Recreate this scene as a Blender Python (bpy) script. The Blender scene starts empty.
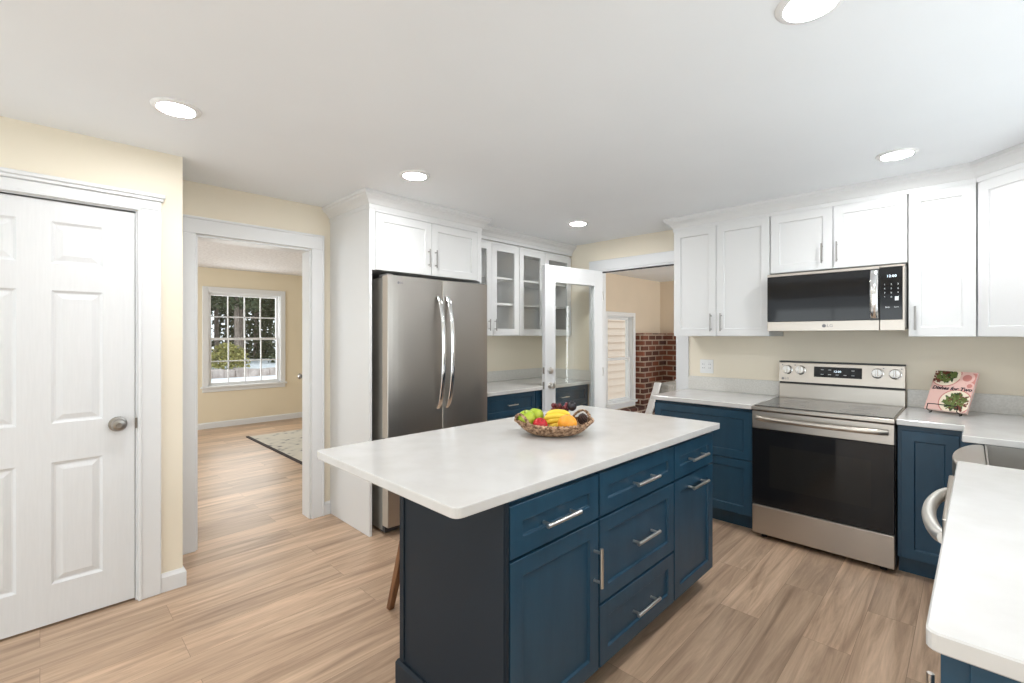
import bpy, bmesh, math, random
from mathutils import Matrix, Vector
random.seed(7)
S = bpy.context.scene
COL = S.collection

# ------------------------------------------------------------------ camera
cam_d = bpy.data.cameras.new('camera')
cam_d.sensor_width = 36.0
cam_d.lens = 465.0 / 1024 * 36.0
cam_d.shift_y = -5.8 / 1024
cam_d.clip_start = 0.03
cam = bpy.data.objects.new('camera', cam_d)
COL.objects.link(cam)
cam.location = (0, 0, 1.37)
cam.rotation_euler = (math.radians(90), 0, math.atan(458 / 465.0))
S.camera = cam

# ------------------------------------------------------------------ world, view, big lights
w = bpy.data.worlds.new('overcast_sky')
S.world = w
w.use_nodes = True
bg = w.node_tree.nodes['Background']
bg.inputs[0].default_value = (0.86, 0.93, 1.0, 1)
bg.inputs[1].default_value = 1.5
S.view_settings.view_transform = 'Standard'
S.view_settings.look = 'None'
S.view_settings.exposure = 0.19
S.view_settings.gamma = 1.0
S.view_settings.use_curve_mapping = False


def window_light(name, loc, target, sx, sy, power, col=(1, 1, 1)):
    """daylight entering through a window opening"""
    l = bpy.data.lights.new(name, 'AREA')
    l.shape = 'RECTANGLE'
    l.size, l.size_y = sx, sy
    l.energy = power
    l.color = col
    o = bpy.data.objects.new(name, l)
    COL.objects.link(o)
    o.location = loc
    d = Vector(target) - Vector(loc)
    o.rotation_euler = d.to_track_quat('-Z', 'Y').to_euler()
    return o


window_light('daylight_sink_window', (0.80, 2.0, 1.55), (-1, 2.0, 2.75), 2.4, 0.95, 12, (0.90, 0.955, 1.0))
window_light('daylight_fill_behind_camera', (-1.2, -2.9, 1.1), (-1.2, 0, 3.0), 3.3, 1.9, 46, (0.90, 0.955, 1.0))  # soft fill from behind the camera, through an added, unseen window
window_light('daylight_living_window', (-5.8, -1.3, 1.35), (-5.8, 2, 1.2), 3.0, 1.7, 74, (0.92, 0.96, 1.0))
window_light('daylight_living_far_window', (-8.2, 2.25, 1.35), (-5, 2.25, 0.9), 1.0, 1.4, 18, (1.0, 0.98, 0.96))
window_light('daylight_added_sunroom', (0.95, 5.5, 1.2), (-2, 5.5, 1.1), 1.8, 1.5, 65, (0.96, 0.98, 1.0))  # lamp at an unseen side window, put in to light the sunroom

# ------------------------------------------------------------------ materials
MATS = {}


def nt(m):
    return m.node_tree.nodes, m.node_tree.links


def mat(name, col, rough=0.5, metal=0.0, spec=0.5, emit=None, es=0, coat=0):
    m = bpy.data.materials.new(name)
    m.use_nodes = True
    b = m.node_tree.nodes['Principled BSDF']
    b.inputs['Base Color'].default_value = (*col, 1)
    b.inputs['Roughness'].default_value = rough
    b.inputs['Metallic'].default_value = metal
    b.inputs['Specular IOR Level'].default_value = spec
    if coat:
        b.inputs['Coat Weight'].default_value = coat
        b.inputs['Coat Roughness'].default_value = 0.08
    if emit:
        b.inputs['Emission Color'].default_value = (*emit, 1)
        b.inputs['Emission Strength'].default_value = es
    MATS[name] = m
    return m


def noise_mix(m, c1, c2, scale=(1, 1, 1), nscale=5, detail=4, lo=0.35, hi=0.65, bump=0, bscale=None):
    """blend two base colours by object-space noise, optionally bumping"""
    n, l = nt(m)
    b = n['Principled BSDF']
    tc = n.new('ShaderNodeTexCoord')
    mp = n.new('ShaderNodeMapping')
    mp.inputs['Scale'].default_value = scale
    l.new(tc.outputs['Object'], mp.inputs[0])
    nz = n.new('ShaderNodeTexNoise')
    nz.inputs['Scale'].default_value = nscale
    nz.inputs['Detail'].default_value = detail
    l.new(mp.outputs[0], nz.inputs['Vector'])
    r = n.new('ShaderNodeValToRGB')
    r.color_ramp.elements[0].position = lo
    r.color_ramp.elements[0].color = (*c1, 1)
    r.color_ramp.elements[1].position = hi
    r.color_ramp.elements[1].color = (*c2, 1)
    l.new(nz.outputs[0], r.inputs[0])
    l.new(r.outputs[0], b.inputs['Base Color'])
    if bump:
        bp = n.new('ShaderNodeBump')
        bp.inputs['Strength'].default_value = bump
        bp.inputs['Distance'].default_value = 0.01
        nz2 = nz
        if bscale:
            nz2 = n.new('ShaderNodeTexNoise')
            nz2.inputs['Scale'].default_value = bscale
            l.new(mp.outputs[0], nz2.inputs['Vector'])
        l.new(nz2.outputs[0], bp.inputs['Height'])
        l.new(bp.outputs[0], b.inputs['Normal'])
    return m


CREAM = noise_mix(mat('cream_paint', (.85, .775, .635), .6), (.845, .77, .63), (.86, .785, .65), nscale=2, bump=.02, bscale=180)
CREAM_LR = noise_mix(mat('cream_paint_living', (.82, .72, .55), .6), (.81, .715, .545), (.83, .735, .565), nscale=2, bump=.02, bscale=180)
TAN = noise_mix(mat('tan_paint', (.62, .50, .37), .6), (.69, .58, .455), (.72, .60, .47), nscale=2)
CEIL = noise_mix(mat('ceiling_white', (.86, .865, .87), .7), (.86, .885, .905), (.88, .905, .925), nscale=1.5, bump=.02, bscale=150)
POPCORN = noise_mix(mat('textured_ceiling', (.8, .79, .8), .8), (.72, .70, .71), (.84, .83, .84), nscale=30, bump=.8, bscale=60)
TRIM = mat('trim_white', (.77, .777, .785), .4)
DOORW = noise_mix(mat('door_white', (.84, .845, .85), .42), (.75, .757, .765), (.77, .777, .785), scale=(9, 9, .6), nscale=14, bump=.02)
CABW = mat('cabinet_white', (.76, .76, .755), .4)
CABIN = mat('cabinet_inside', (.93, .93, .92), .6)
BLUE = noise_mix(mat('navy_cabinet', (.014, .055, .10), .38), (.0115, .052, .094), (.0145, .061, .108), scale=(6, 6, 1), nscale=4)
SHADED_NAVY = mat('shaded_end_panel', (.012, .021, .032), .5, 0, .3)  # darker copy of the navy: shade on the island end put into the colour
QUARTZ = noise_mix(mat('white_quartz', (.70, .685, .665), .16), (.635, .617, .594), (.68, .667, .65), nscale=9, detail=8, lo=.3, hi=.62)
QUARTZ_BR = noise_mix(mat('white_quartz_splash', (.72, .70, .66), .3), (.67, .65, .605), (.75, .73, .69), nscale=90, detail=2)
NICKEL = mat('brushed_nickel', (.72, .70, .67), .28, 1)
DKNICKEL = mat('satin_nickel', (.36, .345, .325), .3, 1)
CHROME = mat('chrome', (.8, .8, .8), .12, 1)
BLACKGL = mat('black_glass', (.010, .010, .011), .05, 0, .35)
DARKGL = mat('tinted_glass', (.035, .033, .030), .08, 0, .45)
OVENW = mat('oven_window_glass', (.016, .015, .014), .06, 0, .35)
BLACK = mat('black_plastic', (.015, .015, .016), .4)
DKGREY = mat('dark_grey', (.06, .06, .062), .5)
GREY = mat('grey_metal', (.22, .22, .22), .45, .6)
WHITEP = mat('white_plastic', (.85, .85, .84), .35)
LIGHTTXT = mat('pale_print', (.75, .78, .8), .5)
GREYTXT = mat('grey_print', (.18, .18, .19), .5)
LCD = mat('lit_digits', (.8, .9, 1), .5, emit=(.75, .9, 1), es=1.1)
LAMP = mat('lamp_diffuser', (1, 1, 1), .5, emit=(.97, .985, 1), es=185)
ORANGE = noise_mix(mat('orange_peel', (.9, .36, .03), .45), (.86, .33, .02), (.93, .40, .04), nscale=40, bump=.12, bscale=150)
REDAP = noise_mix(mat('red_apple', (.55, .02, .03), .22), (.60, .02, .03), (.40, .012, .02), nscale=12)
GREENAP = noise_mix(mat('green_apple', (.36, .52, .03), .28), (.30, .48, .02), (.50, .60, .05), nscale=14)
BANANA = noise_mix(mat('banana_yellow', (.88, .60, .03), .45), (.86, .60, .03), (.92, .70, .09), nscale=14)
BTIP = mat('banana_tip', (.30, .22, .04), .6)
GRAPE = noise_mix(mat('red_grape', (.16, .025, .035), .28), (.24, .045, .05), (.09, .015, .025), nscale=30)
PLUM = mat('dark_plum', (.018, .014, .020), .38)
CONE = noise_mix(mat('dark_berry', (.05, .022, .018), .6), (.03, .014, .012), (.09, .045, .035), nscale=60)
STEM = mat('brown_stem', (.12, .07, .03), .7)
WALNUT = noise_mix(mat('walnut_wood', (.20, .085, .035), .45), (.14, .06, .025), (.26, .12, .05), scale=(8, 8, .8), nscale=6)
SNOW = noise_mix(mat('snow', (.85, .88, .92), .7), (.78, .82, .86), (.9, .92, .95), nscale=.4)
BARK = noise_mix(mat('bark', (.10, .075, .055), .9), (.16, .12, .10), (.38, .31, .26), scale=(4, 4, .5), nscale=6)
PINE = noise_mix(mat('pine_needles', (.02, .035, .014), .8), (.035, .05, .022), (.12, .14, .07), nscale=3)
BUSHM = noise_mix(mat('yellow_bush_leaves', (.30, .27, .06), .7), (.16, .17, .04), (.48, .42, .14), nscale=5)
STONE = noise_mix(mat('pink_stone', (.45, .38, .34), .9), (.35, .29, .26), (.60, .52, .48), nscale=3)
RUBBER = mat('white_frame', (.8, .8, .8), .4)
CUSH = noise_mix(mat('grey_cushion', (.25, .24, .22), .8), (.22, .21, .19), (.3, .29, .27), nscale=30)
IRON = mat('cast_iron', (.035, .035, .038), .5)
PINK = mat('pink_cover', (.80, .52, .46), .4)
PINKD = mat('dusty_pink', (.62, .24, .21), .4)
CREAMP = mat('plate_cream', (.85, .74, .58), .4)
LEAF = mat('salad_green', (.05, .085, .022), .5)
LEAF2 = mat('salad_light_green', (.15, .20, .05), .5)
FOODB = mat('salad_brown', (.16, .035, .02), .5)
INK = mat('dark_ink', (.03, .012, .02), .5)
PAPER = mat('paper', (.85, .83, .78), .7)
WIRE = mat('black_wire', (.012, .012, .012), .4, .5)
SHADOWGAP = mat('dark_gap', (.01, .01, .01), .8)


def stainless(name, col, rough, sc):
    m = mat(name, col, rough, 1.0)
    n, l = nt(m)
    b = n['Principled BSDF']
    tc = n.new('ShaderNodeTexCoord')
    mp = n.new('ShaderNodeMapping')
    mp.inputs['Scale'].default_value = sc
    nz = n.new('ShaderNodeTexNoise')
    nz.inputs['Scale'].default_value = 3
    nz.inputs['Detail'].default_value = 5
    l.new(tc.outputs['Object'], mp.inputs[0])
    l.new(mp.outputs[0], nz.inputs['Vector'])
    mr = n.new('ShaderNodeMapRange')
    mr.inputs['To Min'].default_value = rough - .025
    mr.inputs['To Max'].default_value = rough + .03
    l.new(nz.outputs[0], mr.inputs[0])
    l.new(mr.outputs[0], b.inputs['Roughness'])
    bp = n.new('ShaderNodeBump')
    bp.inputs['Strength'].default_value = .012
    bp.inputs['Distance'].default_value = .002
    l.new(nz.outputs[0], bp.inputs['Height'])
    l.new(bp.outputs[0], b.inputs['Normal'])
    return m


STEEL = stainless('stainless_fridge', (.43, .40, .365), .35, (60, 60, .6))
STEELR = stainless('stainless_range', (.50, .455, .405), .34, (.6, 60, 60))
STEELS = stainless('stainless_sink', (.62, .60, .57), .33, (40, 1, 40))
DOORSIDE = mat('door_edge_brown', (.50, .44, .37), .45, 0)
SATIN = mat('satin_handle', (.84, .82, .78), .45, 1)
STEELSIDE = mat('grey_appliance_side', (.30, .29, .265), .5, 0)


def glass(name, tint=(1, 1, 1), rough=0.0, ior=1.45):
    m = bpy.data.materials.new(name)
    m.use_nodes = True
    n, l = nt(m)
    n.remove(n['Principled BSDF'])
    out = n['Material Output']
    tr = n.new('ShaderNodeBsdfTransparent')
    tr.inputs[0].default_value = (*tint, 1)
    gl = n.new('ShaderNodeBsdfGlossy')
    gl.inputs['Roughness'].default_value = rough
    lw = n.new('ShaderNodeLayerWeight')
    pw = n.new('ShaderNodeMath')
    pw.operation = 'POWER'
    pw.inputs[1].default_value = 5
    l.new(lw.outputs['Facing'], pw.inputs[0])
    fr = n.new('ShaderNodeMapRange')
    fr.inputs['To Min'].default_value = .04
    fr.inputs['To Max'].default_value = .8
    l.new(pw.outputs[0], fr.inputs[0])
    mx = n.new('ShaderNodeMixShader')
    l.new(fr.outputs[0], mx.inputs[0])
    l.new(tr.outputs[0], mx.inputs[1])
    l.new(gl.outputs[0], mx.inputs[2])
    l.new(mx.outputs[0], out.inputs[0])
    return m


GLASS = glass('clear_glass', (.97, .98, .97))
GLASSC = glass('cabinet_glass', (.985, .985, .98), .02)


def wood_floor():
    m = mat('oak_plank_floor', (.5, .34, .22), .38)
    n, l = nt(m)
    b = n['Principled BSDF']
    tc = n.new('ShaderNodeTexCoord')
    mp = n.new('ShaderNodeMapping')
    mp.inputs['Rotation'].default_value = (0, 0, math.radians(90))
    l.new(tc.outputs['Object'], mp.inputs[0])
    br = n.new('ShaderNodeTexBrick')
    br.offset = .37
    br.inputs['Color1'].default_value = (0, 0, 0, 1)
    br.inputs['Color2'].default_value = (1, 1, 1, 1)
    br.inputs['Mortar'].default_value = (.5, .5, .5, 1)
    br.inputs['Scale'].default_value = 1
    br.inputs['Mortar Size'].default_value = .0009
    br.inputs['Mortar Smooth'].default_value = 0
    br.inputs['Bias'].default_value = 0
    br.inputs['Brick Width'].default_value = 1.22
    br.inputs['Row Height'].default_value = .182
    l.new(mp.outputs[0], br.inputs['Vector'])
    # per-plank shift of the grain
    sh = n.new('ShaderNodeVectorMath')
    sh.operation = 'SCALE'
    sh.inputs[3].default_value = 37.0
    l.new(br.outputs['Color'], sh.inputs[0])
    ad = n.new('ShaderNodeVectorMath')
    ad.operation = 'ADD'
    l.new(mp.outputs[0], ad.inputs[0])
    l.new(sh.outputs[0], ad.inputs[1])
    st = n.new('ShaderNodeMapping')
    st.inputs['Scale'].default_value = (.75, 9, 1)
    l.new(ad.outputs[0], st.inputs[0])
    g1 = n.new('ShaderNodeTexNoise')
    g1.inputs['Scale'].default_value = 1.7
    g1.inputs['Detail'].default_value = 7
    g1.inputs['Roughness'].default_value = .62
    g1.inputs['Distortion'].default_value = 1.0
    l.new(st.outputs[0], g1.inputs['Vector'])
    st2 = n.new('ShaderNodeMapping')
    st2.inputs['Scale'].default_value = (3, 90, 1)
    l.new(ad.outputs[0], st2.inputs[0])
    g2 = n.new('ShaderNodeTexNoise')
    g2.inputs['Scale'].default_value = 1.5
    g2.inputs['Detail'].default_value = 4
    l.new(st2.outputs[0], g2.inputs['Vector'])
    r = n.new('ShaderNodeValToRGB')
    e = r.color_ramp.elements
    e[0].position = .30
    e[0].color = (.34, .222, .148, 1)
    e[1].position = .70
    e[1].color = (.71, .51, .355, 1)
    k = e.new(.50)
    k.color = (.54, .372, .252, 1)
    l.new(g1.outputs[0], r.inputs[0])
    # fine grain and plank tone
    m1 = n.new('ShaderNodeMix')
    m1.data_type = 'RGBA'
    m1.blend_type = 'MULTIPLY'
    m1.inputs[0].default_value = 1
    fr = n.new('ShaderNodeMapRange')
    fr.inputs['From Min'].default_value = .3
    fr.inputs['From Max'].default_value = .7
    fr.inputs['To Min'].default_value = .92
    fr.inputs['To Max'].default_value = 1.05
    l.new(g2.outputs[0], fr.inputs[0])
    l.new(r.outputs[0], m1.inputs[6])
    l.new(fr.outputs[0], m1.inputs[7])
    m2 = n.new('ShaderNodeMix')
    m2.data_type = 'RGBA'
    m2.blend_type = 'MULTIPLY'
    m2.inputs[0].default_value = 1
    pr = n.new('ShaderNodeMapRange')
    pr.inputs['To Min'].default_value = .80
    pr.inputs['To Max'].default_value = 1.12
    l.new(br.outputs['Color'], pr.inputs[0])
    l.new(m1.outputs[2], m2.inputs[6])
    l.new(pr.outputs[0], m2.inputs[7])
    m3 = n.new('ShaderNodeMix')
    m3.data_type = 'RGBA'
    l.new(br.outputs['Fac'], m3.inputs[0])
    l.new(m2.outputs[2], m3.inputs[6])
    m3.inputs[7].default_value = (.30, .20, .13, 1)
    l.new(m3.outputs[2], b.inputs['Base Color'])
    bp = n.new('ShaderNodeBump')
    bp.inputs['Strength'].default_value = .08
    bp.inputs['Distance'].default_value = .003
    l.new(g2.outputs[0], bp.inputs['Height'])
    l.new(bp.outputs[0], b.inputs['Normal'])
    return m


FLOOR = wood_floor()


def brick_mat():
    m = mat('red_brick', (.35, .12, .07), .85)
    n, l = nt(m)
    b = n['Principled BSDF']
    tc = n.new('ShaderNodeTexCoord')
    sp = n.new('ShaderNodeSeparateXYZ')
    l.new(tc.outputs['Object'], sp.inputs[0])
    ad = n.new('ShaderNodeMath')
    l.new(sp.outputs[0], ad.inputs[0])
    l.new(sp.outputs[1], ad.inputs[1])
    cb = n.new('ShaderNodeCombineXYZ')
    l.new(ad.outputs[0], cb.inputs[0])
    l.new(sp.outputs[2], cb.inputs[1])
    br = n.new('ShaderNodeTexBrick')
    br.inputs['Color1'].default_value = (.25, .08, .045, 1)
    br.inputs['Color2'].default_value = (.07, .028, .022, 1)
    br.inputs['Mortar'].default_value = (.42, .33, .26, 1)
    br.inputs['Scale'].default_value = 1
    br.inputs['Brick Width'].default_value = .21
    br.inputs['Row Height'].default_value = .078
    br.inputs['Mortar Size'].default_value = .010
    l.new(cb.outputs[0], br.inputs['Vector'])
    l.new(br.outputs[0], b.inputs['Base Color'])
    return m


BRICK = brick_mat()


def weave_mat():
    m = mat('wicker', (.36, .22, .12), .7)
    return noise_mix(m, (.15, .07, .032), (.58, .38, .24), nscale=70, detail=3, lo=.38, hi=.62, bump=.4, bscale=220)


WICKER = weave_mat()


def rug_mat():
    m = mat('patterned_rug', (.6, .58, .52), .95)
    n, l = nt(m)
    b = n['Principled BSDF']
    tc = n.new('ShaderNodeTexCoord')
    v = n.new('ShaderNodeTexVoronoi')
    v.inputs['Scale'].default_value = 9
    l.new(tc.outputs['Object'], v.inputs['Vector'])
    nz = n.new('ShaderNodeTexNoise')
    nz.inputs['Scale'].default_value = 14
    nz.inputs['Detail'].default_value = 6
    l.new(tc.outputs['Object'], nz.inputs['Vector'])
    mu = n.new('ShaderNodeMath')
    mu.operation = 'MULTIPLY'
    l.new(v.outputs['Distance'], mu.inputs[0])
    l.new(nz.outputs[0], mu.inputs[1])
    r = n.new('ShaderNodeValToRGB')
    e = r.color_ramp.elements
    e[0].position = .04
    e[0].color = (.13, .13, .14, 1)
    e[1].position = .13
    e[1].color = (.56, .53, .47, 1)
    k = e.new(.3)
    k.color = (.64, .60, .52, 1)
    l.new(mu.outputs[0], r.inputs[0])
    l.new(r.outputs[0], b.inputs['Base Color'])
    return m


RUG = rug_mat()

# ------------------------------------------------------------------ mesh helpers
WM = {}


class MB:
    def __init__(s, T=None):
        s.bm = bmesh.new()
        s.T = T or Matrix()

    def v(s, p):
        return s.bm.verts.new(s.T @ Vector(p))

    def face(s, vs):
        try:
            return s.bm.faces.new(vs)
        except ValueError:
            return None

    def box(s, x0, x1, y0, y1, z0, z1):
        a = [s.v((x, y, z)) for z in (z0, z1) for y in (y0, y1) for x in (x0, x1)]
        for f in ((0, 2, 3, 1), (4, 5, 7, 6), (0, 1, 5, 4), (2, 6, 7, 3), (0, 4, 6, 2), (1, 3, 7, 5)):
            s.face([a[i] for i in f])
        return s

    def prism(s, poly, z0, z1):
        lo = [s.v((x, y, z0)) for x, y in poly]
        hi = [s.v((x, y, z1)) for x, y in poly]
        s.face(lo[::-1])
        s.face(hi)
        k = len(poly)
        for i in range(k):
            s.face((lo[i], lo[(i + 1) % k], hi[(i + 1) % k], hi[i]))
        return s

    def flat(s, poly3):
        s.face([s.v(p) for p in poly3])
        return s

    def rings(s, rs, cap=True, close=False):
        R = [[s.v(p) for p in r] for r in rs]
        k = len(R[0])
        pairs = list(zip(R[:-1], R[1:]))
        if close:
            pairs.append((R[-1], R[0]))
        for a, b in pairs:
            for i in range(k):
                s.face((a[i], a[(i + 1) % k], b[(i + 1) % k], b[i]))
        if cap and not close:
            s.face(R[0][::-1])
            s.face(R[-1])
        return s

    def tube(s, pts, r, n=10, close=False, rads=None):
        pts = [Vector(p) for p in pts]
        k = len(pts)
        out = []
        prev = None
        for i, p in enumerate(pts):
            if close:
                t = pts[(i + 1) % k] - pts[i - 1]
            else:
                t = pts[min(i + 1, k - 1)] - pts[max(i - 1, 0)]
            t.normalize()
            if prev is None:
                a = Vector((0, 0, 1)) if abs(t.z) < .9 else Vector((1, 0, 0))
                u = t.cross(a).normalized()
            else:
                u = (prev - t * prev.dot(t)).normalized()
            prev = u
            q = t.cross(u)
            rr = rads[i] if rads else r
            out.append([p + (u * math.cos(2 * math.pi * j / n) + q * math.sin(2 * math.pi * j / n)) * rr for j in range(n)])
        return s.rings(out, True, close)

    def lathe(s, prof, M=None, n=24):
        """prof: (radius, height) pairs, revolved about local z of M"""
        M = M or Matrix()
        rs = [[M @ Vector((max(r, 1e-4) * math.cos(2 * math.pi * j / n), max(r, 1e-4) * math.sin(2 * math.pi * j / n), z)) for j in range(n)] for r, z in prof]
        return s.rings(rs)

    def ball(s, c, r, n=14, sc=(1, 1, 1)):
        c = Vector(c)
        rs = []
        m = n // 2
        for i in range(1, m):
            th = math.pi * i / m
            rs.append([c + Vector((r * sc[0] * math.sin(th) * math.cos(2 * math.pi * j / n), r * sc[1] * math.sin(th) * math.sin(2 * math.pi * j / n), r * sc[2] * math.cos(th))) for j in range(n)])
        R = [[s.v(p) for p in r_] for r_ in rs]
        top = s.v(c + Vector((0, 0, r * sc[2])))
        bot = s.v(c - Vector((0, 0, r * sc[2])))
        for a, b in zip(R[:-1], R[1:]):
            for i in range(n):
                s.face((a[i], a[(i + 1) % n], b[(i + 1) % n], b[i]))
        for i in range(n):
            s.face((top, R[0][(i + 1) % n], R[0][i]))
            s.face((bot, R[-1][i], R[-1][(i + 1) % n]))
        return s

    def sweep(s, path, prof, side=1, closed=False):
        """profile (offset, z) swept along a plan path with mitred corners"""
        P = [Vector((x, y)) for x, y in path]
        k = len(P)
        nor = []
        for i in range(k):
            ds = []
            if i > 0:
                ds.append((P[i] - P[i - 1]).normalized())
            if i < k - 1:
                ds.append((P[i + 1] - P[i]).normalized())
            ns = [Vector((-d.y, d.x)) * side for d in ds]
            if len(ns) == 1:
                nor.append(ns[0])
            else:
                b = (ns[0] + ns[1]).normalized()
                nor.append(b / max(.2, b.dot(ns[0])))
        rs = [[(P[i].x + nor[i].x * o, P[i].y + nor[i].y * o, z) for o, z in prof] for i in range(k)]
        return s.rings(rs)

    def build(s, name, m, parent=None, smooth=False, bevel=0.0, seg=1, kind=None):
        bm = s.bm
        bmesh.ops.recalc_face_normals(bm, faces=bm.faces[:])
        if bevel:
            ed = [e for e in bm.edges if len(e.link_faces) == 2 and e.calc_face_angle(0) > .5]
            bmesh.ops.bevel(bm, geom=ed, offset=bevel, segments=seg, affect='EDGES', profile=.6, clamp_overlap=True)
        me = bpy.data.meshes.new(name)
        o = bpy.data.objects.new(name, me)
        COL.objects.link(o)
        if parent is not None:
            W = WM[parent]
            bmesh.ops.transform(bm, matrix=W.inverted(), verts=bm.verts[:])
            o.parent = parent
            WM[o] = W
        else:
            # put the origin at the mesh's base centre
            xs = [v.co.x for v in bm.verts]
            ys = [v.co.y for v in bm.verts]
            zs = [v.co.z for v in bm.verts]
            c = Vector(((min(xs) + max(xs)) / 2, (min(ys) + max(ys)) / 2, min(zs)))
            if name in KEEP_ORIGIN:
                c = Vector()
            bmesh.ops.translate(bm, vec=-c, verts=bm.verts[:])
            o.location = c
            WM[o] = Matrix.Translation(c)
        if smooth:
            for f in bm.faces:
                f.smooth = True
        bm.to_mesh(me)
        bm.free()
        for mm in (m if isinstance(m, (list, tuple)) else [m]):
            me.materials.append(mm)
        if smooth and smooth != 'all':
            try:
                me.set_sharp_from_angle(angle=math.radians(40))
            except Exception:
                pass
        if kind:
            o['kind'] = kind
        return o


KEEP_ORIGIN = {'floor'}


def thing(name, label, cat, loc=(0, 0, 0), rz=0.0, group=None):
    o = bpy.data.objects.new(name, None)
    COL.objects.link(o)
    o.empty_display_size = .1
    o.location = loc
    o.rotation_euler = (0, 0, rz)
    o['label'] = label
    o['category'] = cat
    if group:
        o['group'] = group
    WM[o] = Matrix.Translation(Vector(loc)) @ Matrix.Rotation(rz, 4, 'Z')
    return o


def root_struct(name, loc=(0, 0, 0), rz=0.0, label=None):
    o = bpy.data.objects.new(name, None)
    COL.objects.link(o)
    o.location = loc
    o.rotation_euler = (0, 0, rz)
    o['kind'] = 'structure'
    if label:
        o['label'] = label
    WM[o] = Matrix.Translation(Vector(loc)) @ Matrix.Rotation(rz, 4, 'Z')
    return o


def tag(o, label, cat, group=None, kind=None):
    o['label'] = label
    o['category'] = cat
    if group:
        o['group'] = group
    if kind:
        o['kind'] = kind
    return o


def frame(origin, U, N):
    """local (u, n, z): u across, n outward, z up"""
    U = Vector(U).normalized()
    N = Vector(N).normalized()
    M = Matrix((( U.x, N.x, 0, origin[0]), (U.y, N.y, 0, origin[1]), (U.z, N.z, 1, origin[2]), (0, 0, 0, 1)))
    return M


def FX(x):            # face looking towards +x : u = world y
    return frame((x, 0, 0), (0, 1, 0), (1, 0, 0))


def FY(y):            # face looking towards -y : u = world x
    return frame((0, y, 0), (1, 0, 0), (0, -1, 0))


def FXn(x):           # face looking towards -x : u = world y
    return frame((x, 0, 0), (0, 1, 0), (-1, 0, 0))


def shaker(T, name, m, parent, u0, u1, z0, z1, rail=.057, t=.02, rec=.010, glass=False):
    b = MB(T)

    def rect(a, c, d, e, n):
        return [b.v((a, n, d)), b.v((c, n, d)), b.v((c, n, e)), b.v((a, n, e))]
    B = rect(u0, u1, z0, z1, -t)
    A = rect(u0, u1, z0, z1, 0)
    I = rect(u0 + rail, u1 - rail, z0 + rail, z1 - rail, 0)
    e = .0025
    J = rect(u0 + rail + e, u1 - rail - e, z0 + rail + e, z1 - rail - e, -rec if not glass else -t)
    for i in range(4):
        j = (i + 1) % 4
        b.face((B[i], B[j], A[j], A[i]))
        b.face((A[i], A[j], I[j], I[i]))
        b.face((I[i], I[j], J[j], J[i]))
        if glass:
            b.face((J[i], J[j], B[j], B[i]))
    if not glass:
        b.face(J)
        b.face(B)
    o = b.build(name, m, parent, bevel=.0013)
    if glass:
        g = MB(T).box(u0 + rail - .004, u1 - rail + .004, -.014, -.011, z0 + rail - .004, z1 - rail + .004)
        g.build('glass_pane', GLASSC, o)
    return o


def bar_handle(T, parent, u0, z0, u1, z1, r=.0072, out=.034, inset=.018, m=None):
    """straight bar pull on two posts, along u or along z"""
    b = MB(T)
    b.tube([(u0, out, z0), (u1, out, z1)], r, 12)
    L = math.hypot(u1 - u0, z1 - z0)
    for f in (inset / L, 1 - inset / L):
        u, z = u0 + (u1 - u0) * f, z0 + (z1 - z0) * f
        b.tube([(u, -.0005, z), (u, out, z)], r * .75, 10)
    return b.build('handle', m or NICKEL, parent, smooth=True)


def text_mesh(s, size, T, m, parent, name, shear=0, depth=.0006, bold=0.0):
    """lettering lying on the plane n=0 of frame T: text x -> u, y -> z, origin centre"""
    cu = bpy.data.curves.new('txt', 'FONT')
    cu.body = s
    cu.size = size
    cu.shear = shear
    cu.align_x = 'CENTER'
    cu.align_y = 'CENTER'
    cu.extrude = depth
    cu.offset = bold
    cu.resolution_u = 2
    ob = bpy.data.objects.new('txt', cu)
    COL.objects.link(ob)
    dg = bpy.context.evaluated_depsgraph_get()
    me = bpy.data.meshes.new_from_object(ob.evaluated_get(dg))
    bpy.data.objects.remove(ob)
    bpy.data.curves.remove(cu)
    bm = bmesh.new()
    bm.from_mesh(me)
    bpy.data.meshes.remove(me)
    L = Matrix(((1, 0, 0, 0), (0, 0, 1, 0), (0, 1, 0, 0), (0, 0, 0, 1)))
    bmesh.ops.transform(bm, matrix=T @ L, verts=bm.verts[:])
    b = MB()
    b.bm.free()
    b.bm = bm
    return b.build(name, m, parent)


def rounded(poly, r, which=None, n=5):
    """round the listed corners of a polygon"""
    out = []
    k = len(poly)
    for i, p in enumerate(poly):
        if which is not None and i not in which:
            out.append(p)
            continue
        p = Vector(p)
        a = (Vector(poly[i - 1]) - p).normalized()
        c = (Vector(poly[(i + 1) % k]) - p).normalized()
        for j in range(n + 1):
            t = j / n
            q = p + a * r * (1 - t) ** 2 + c * r * t ** 2
            out.append((q.x, q.y))
    return out


def logo(T, parent, u, z, h, m):
    """round badge beside two letters"""
    Tm = T @ Matrix.Translation((u, 0.0006, z))
    b = MB(Tm)
    n = 20
    b.rings([[(-h * .95 + h * .52 * math.cos(2 * math.pi * j / n), nn, h * .52 * math.sin(2 * math.pi * j / n)) for j in range(n)] for nn in (0, .0006)])
    b.build('logo_badge', m, parent)
    text_mesh('LG', h * 1.25, T @ Matrix.Translation((u + h * .55, 0.0009, z)), m, parent, 'logo_letters')


CZ = 2.35       # ceiling
KZ = .897       # worktop height
KT = .032

# ------------------------------------------------------------------ the shell
MB().box(-9, 1.5, -3.2, 4.22, -.12, 0).build('floor', FLOOR, kind='structure')
MB().box(-3.08, 1.0, -2.7, .55, CZ, CZ + .1).box(-3.58, 1.0, .55, 4.16, CZ, CZ + .1).build('ceiling', CEIL, kind='structure')
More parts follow.
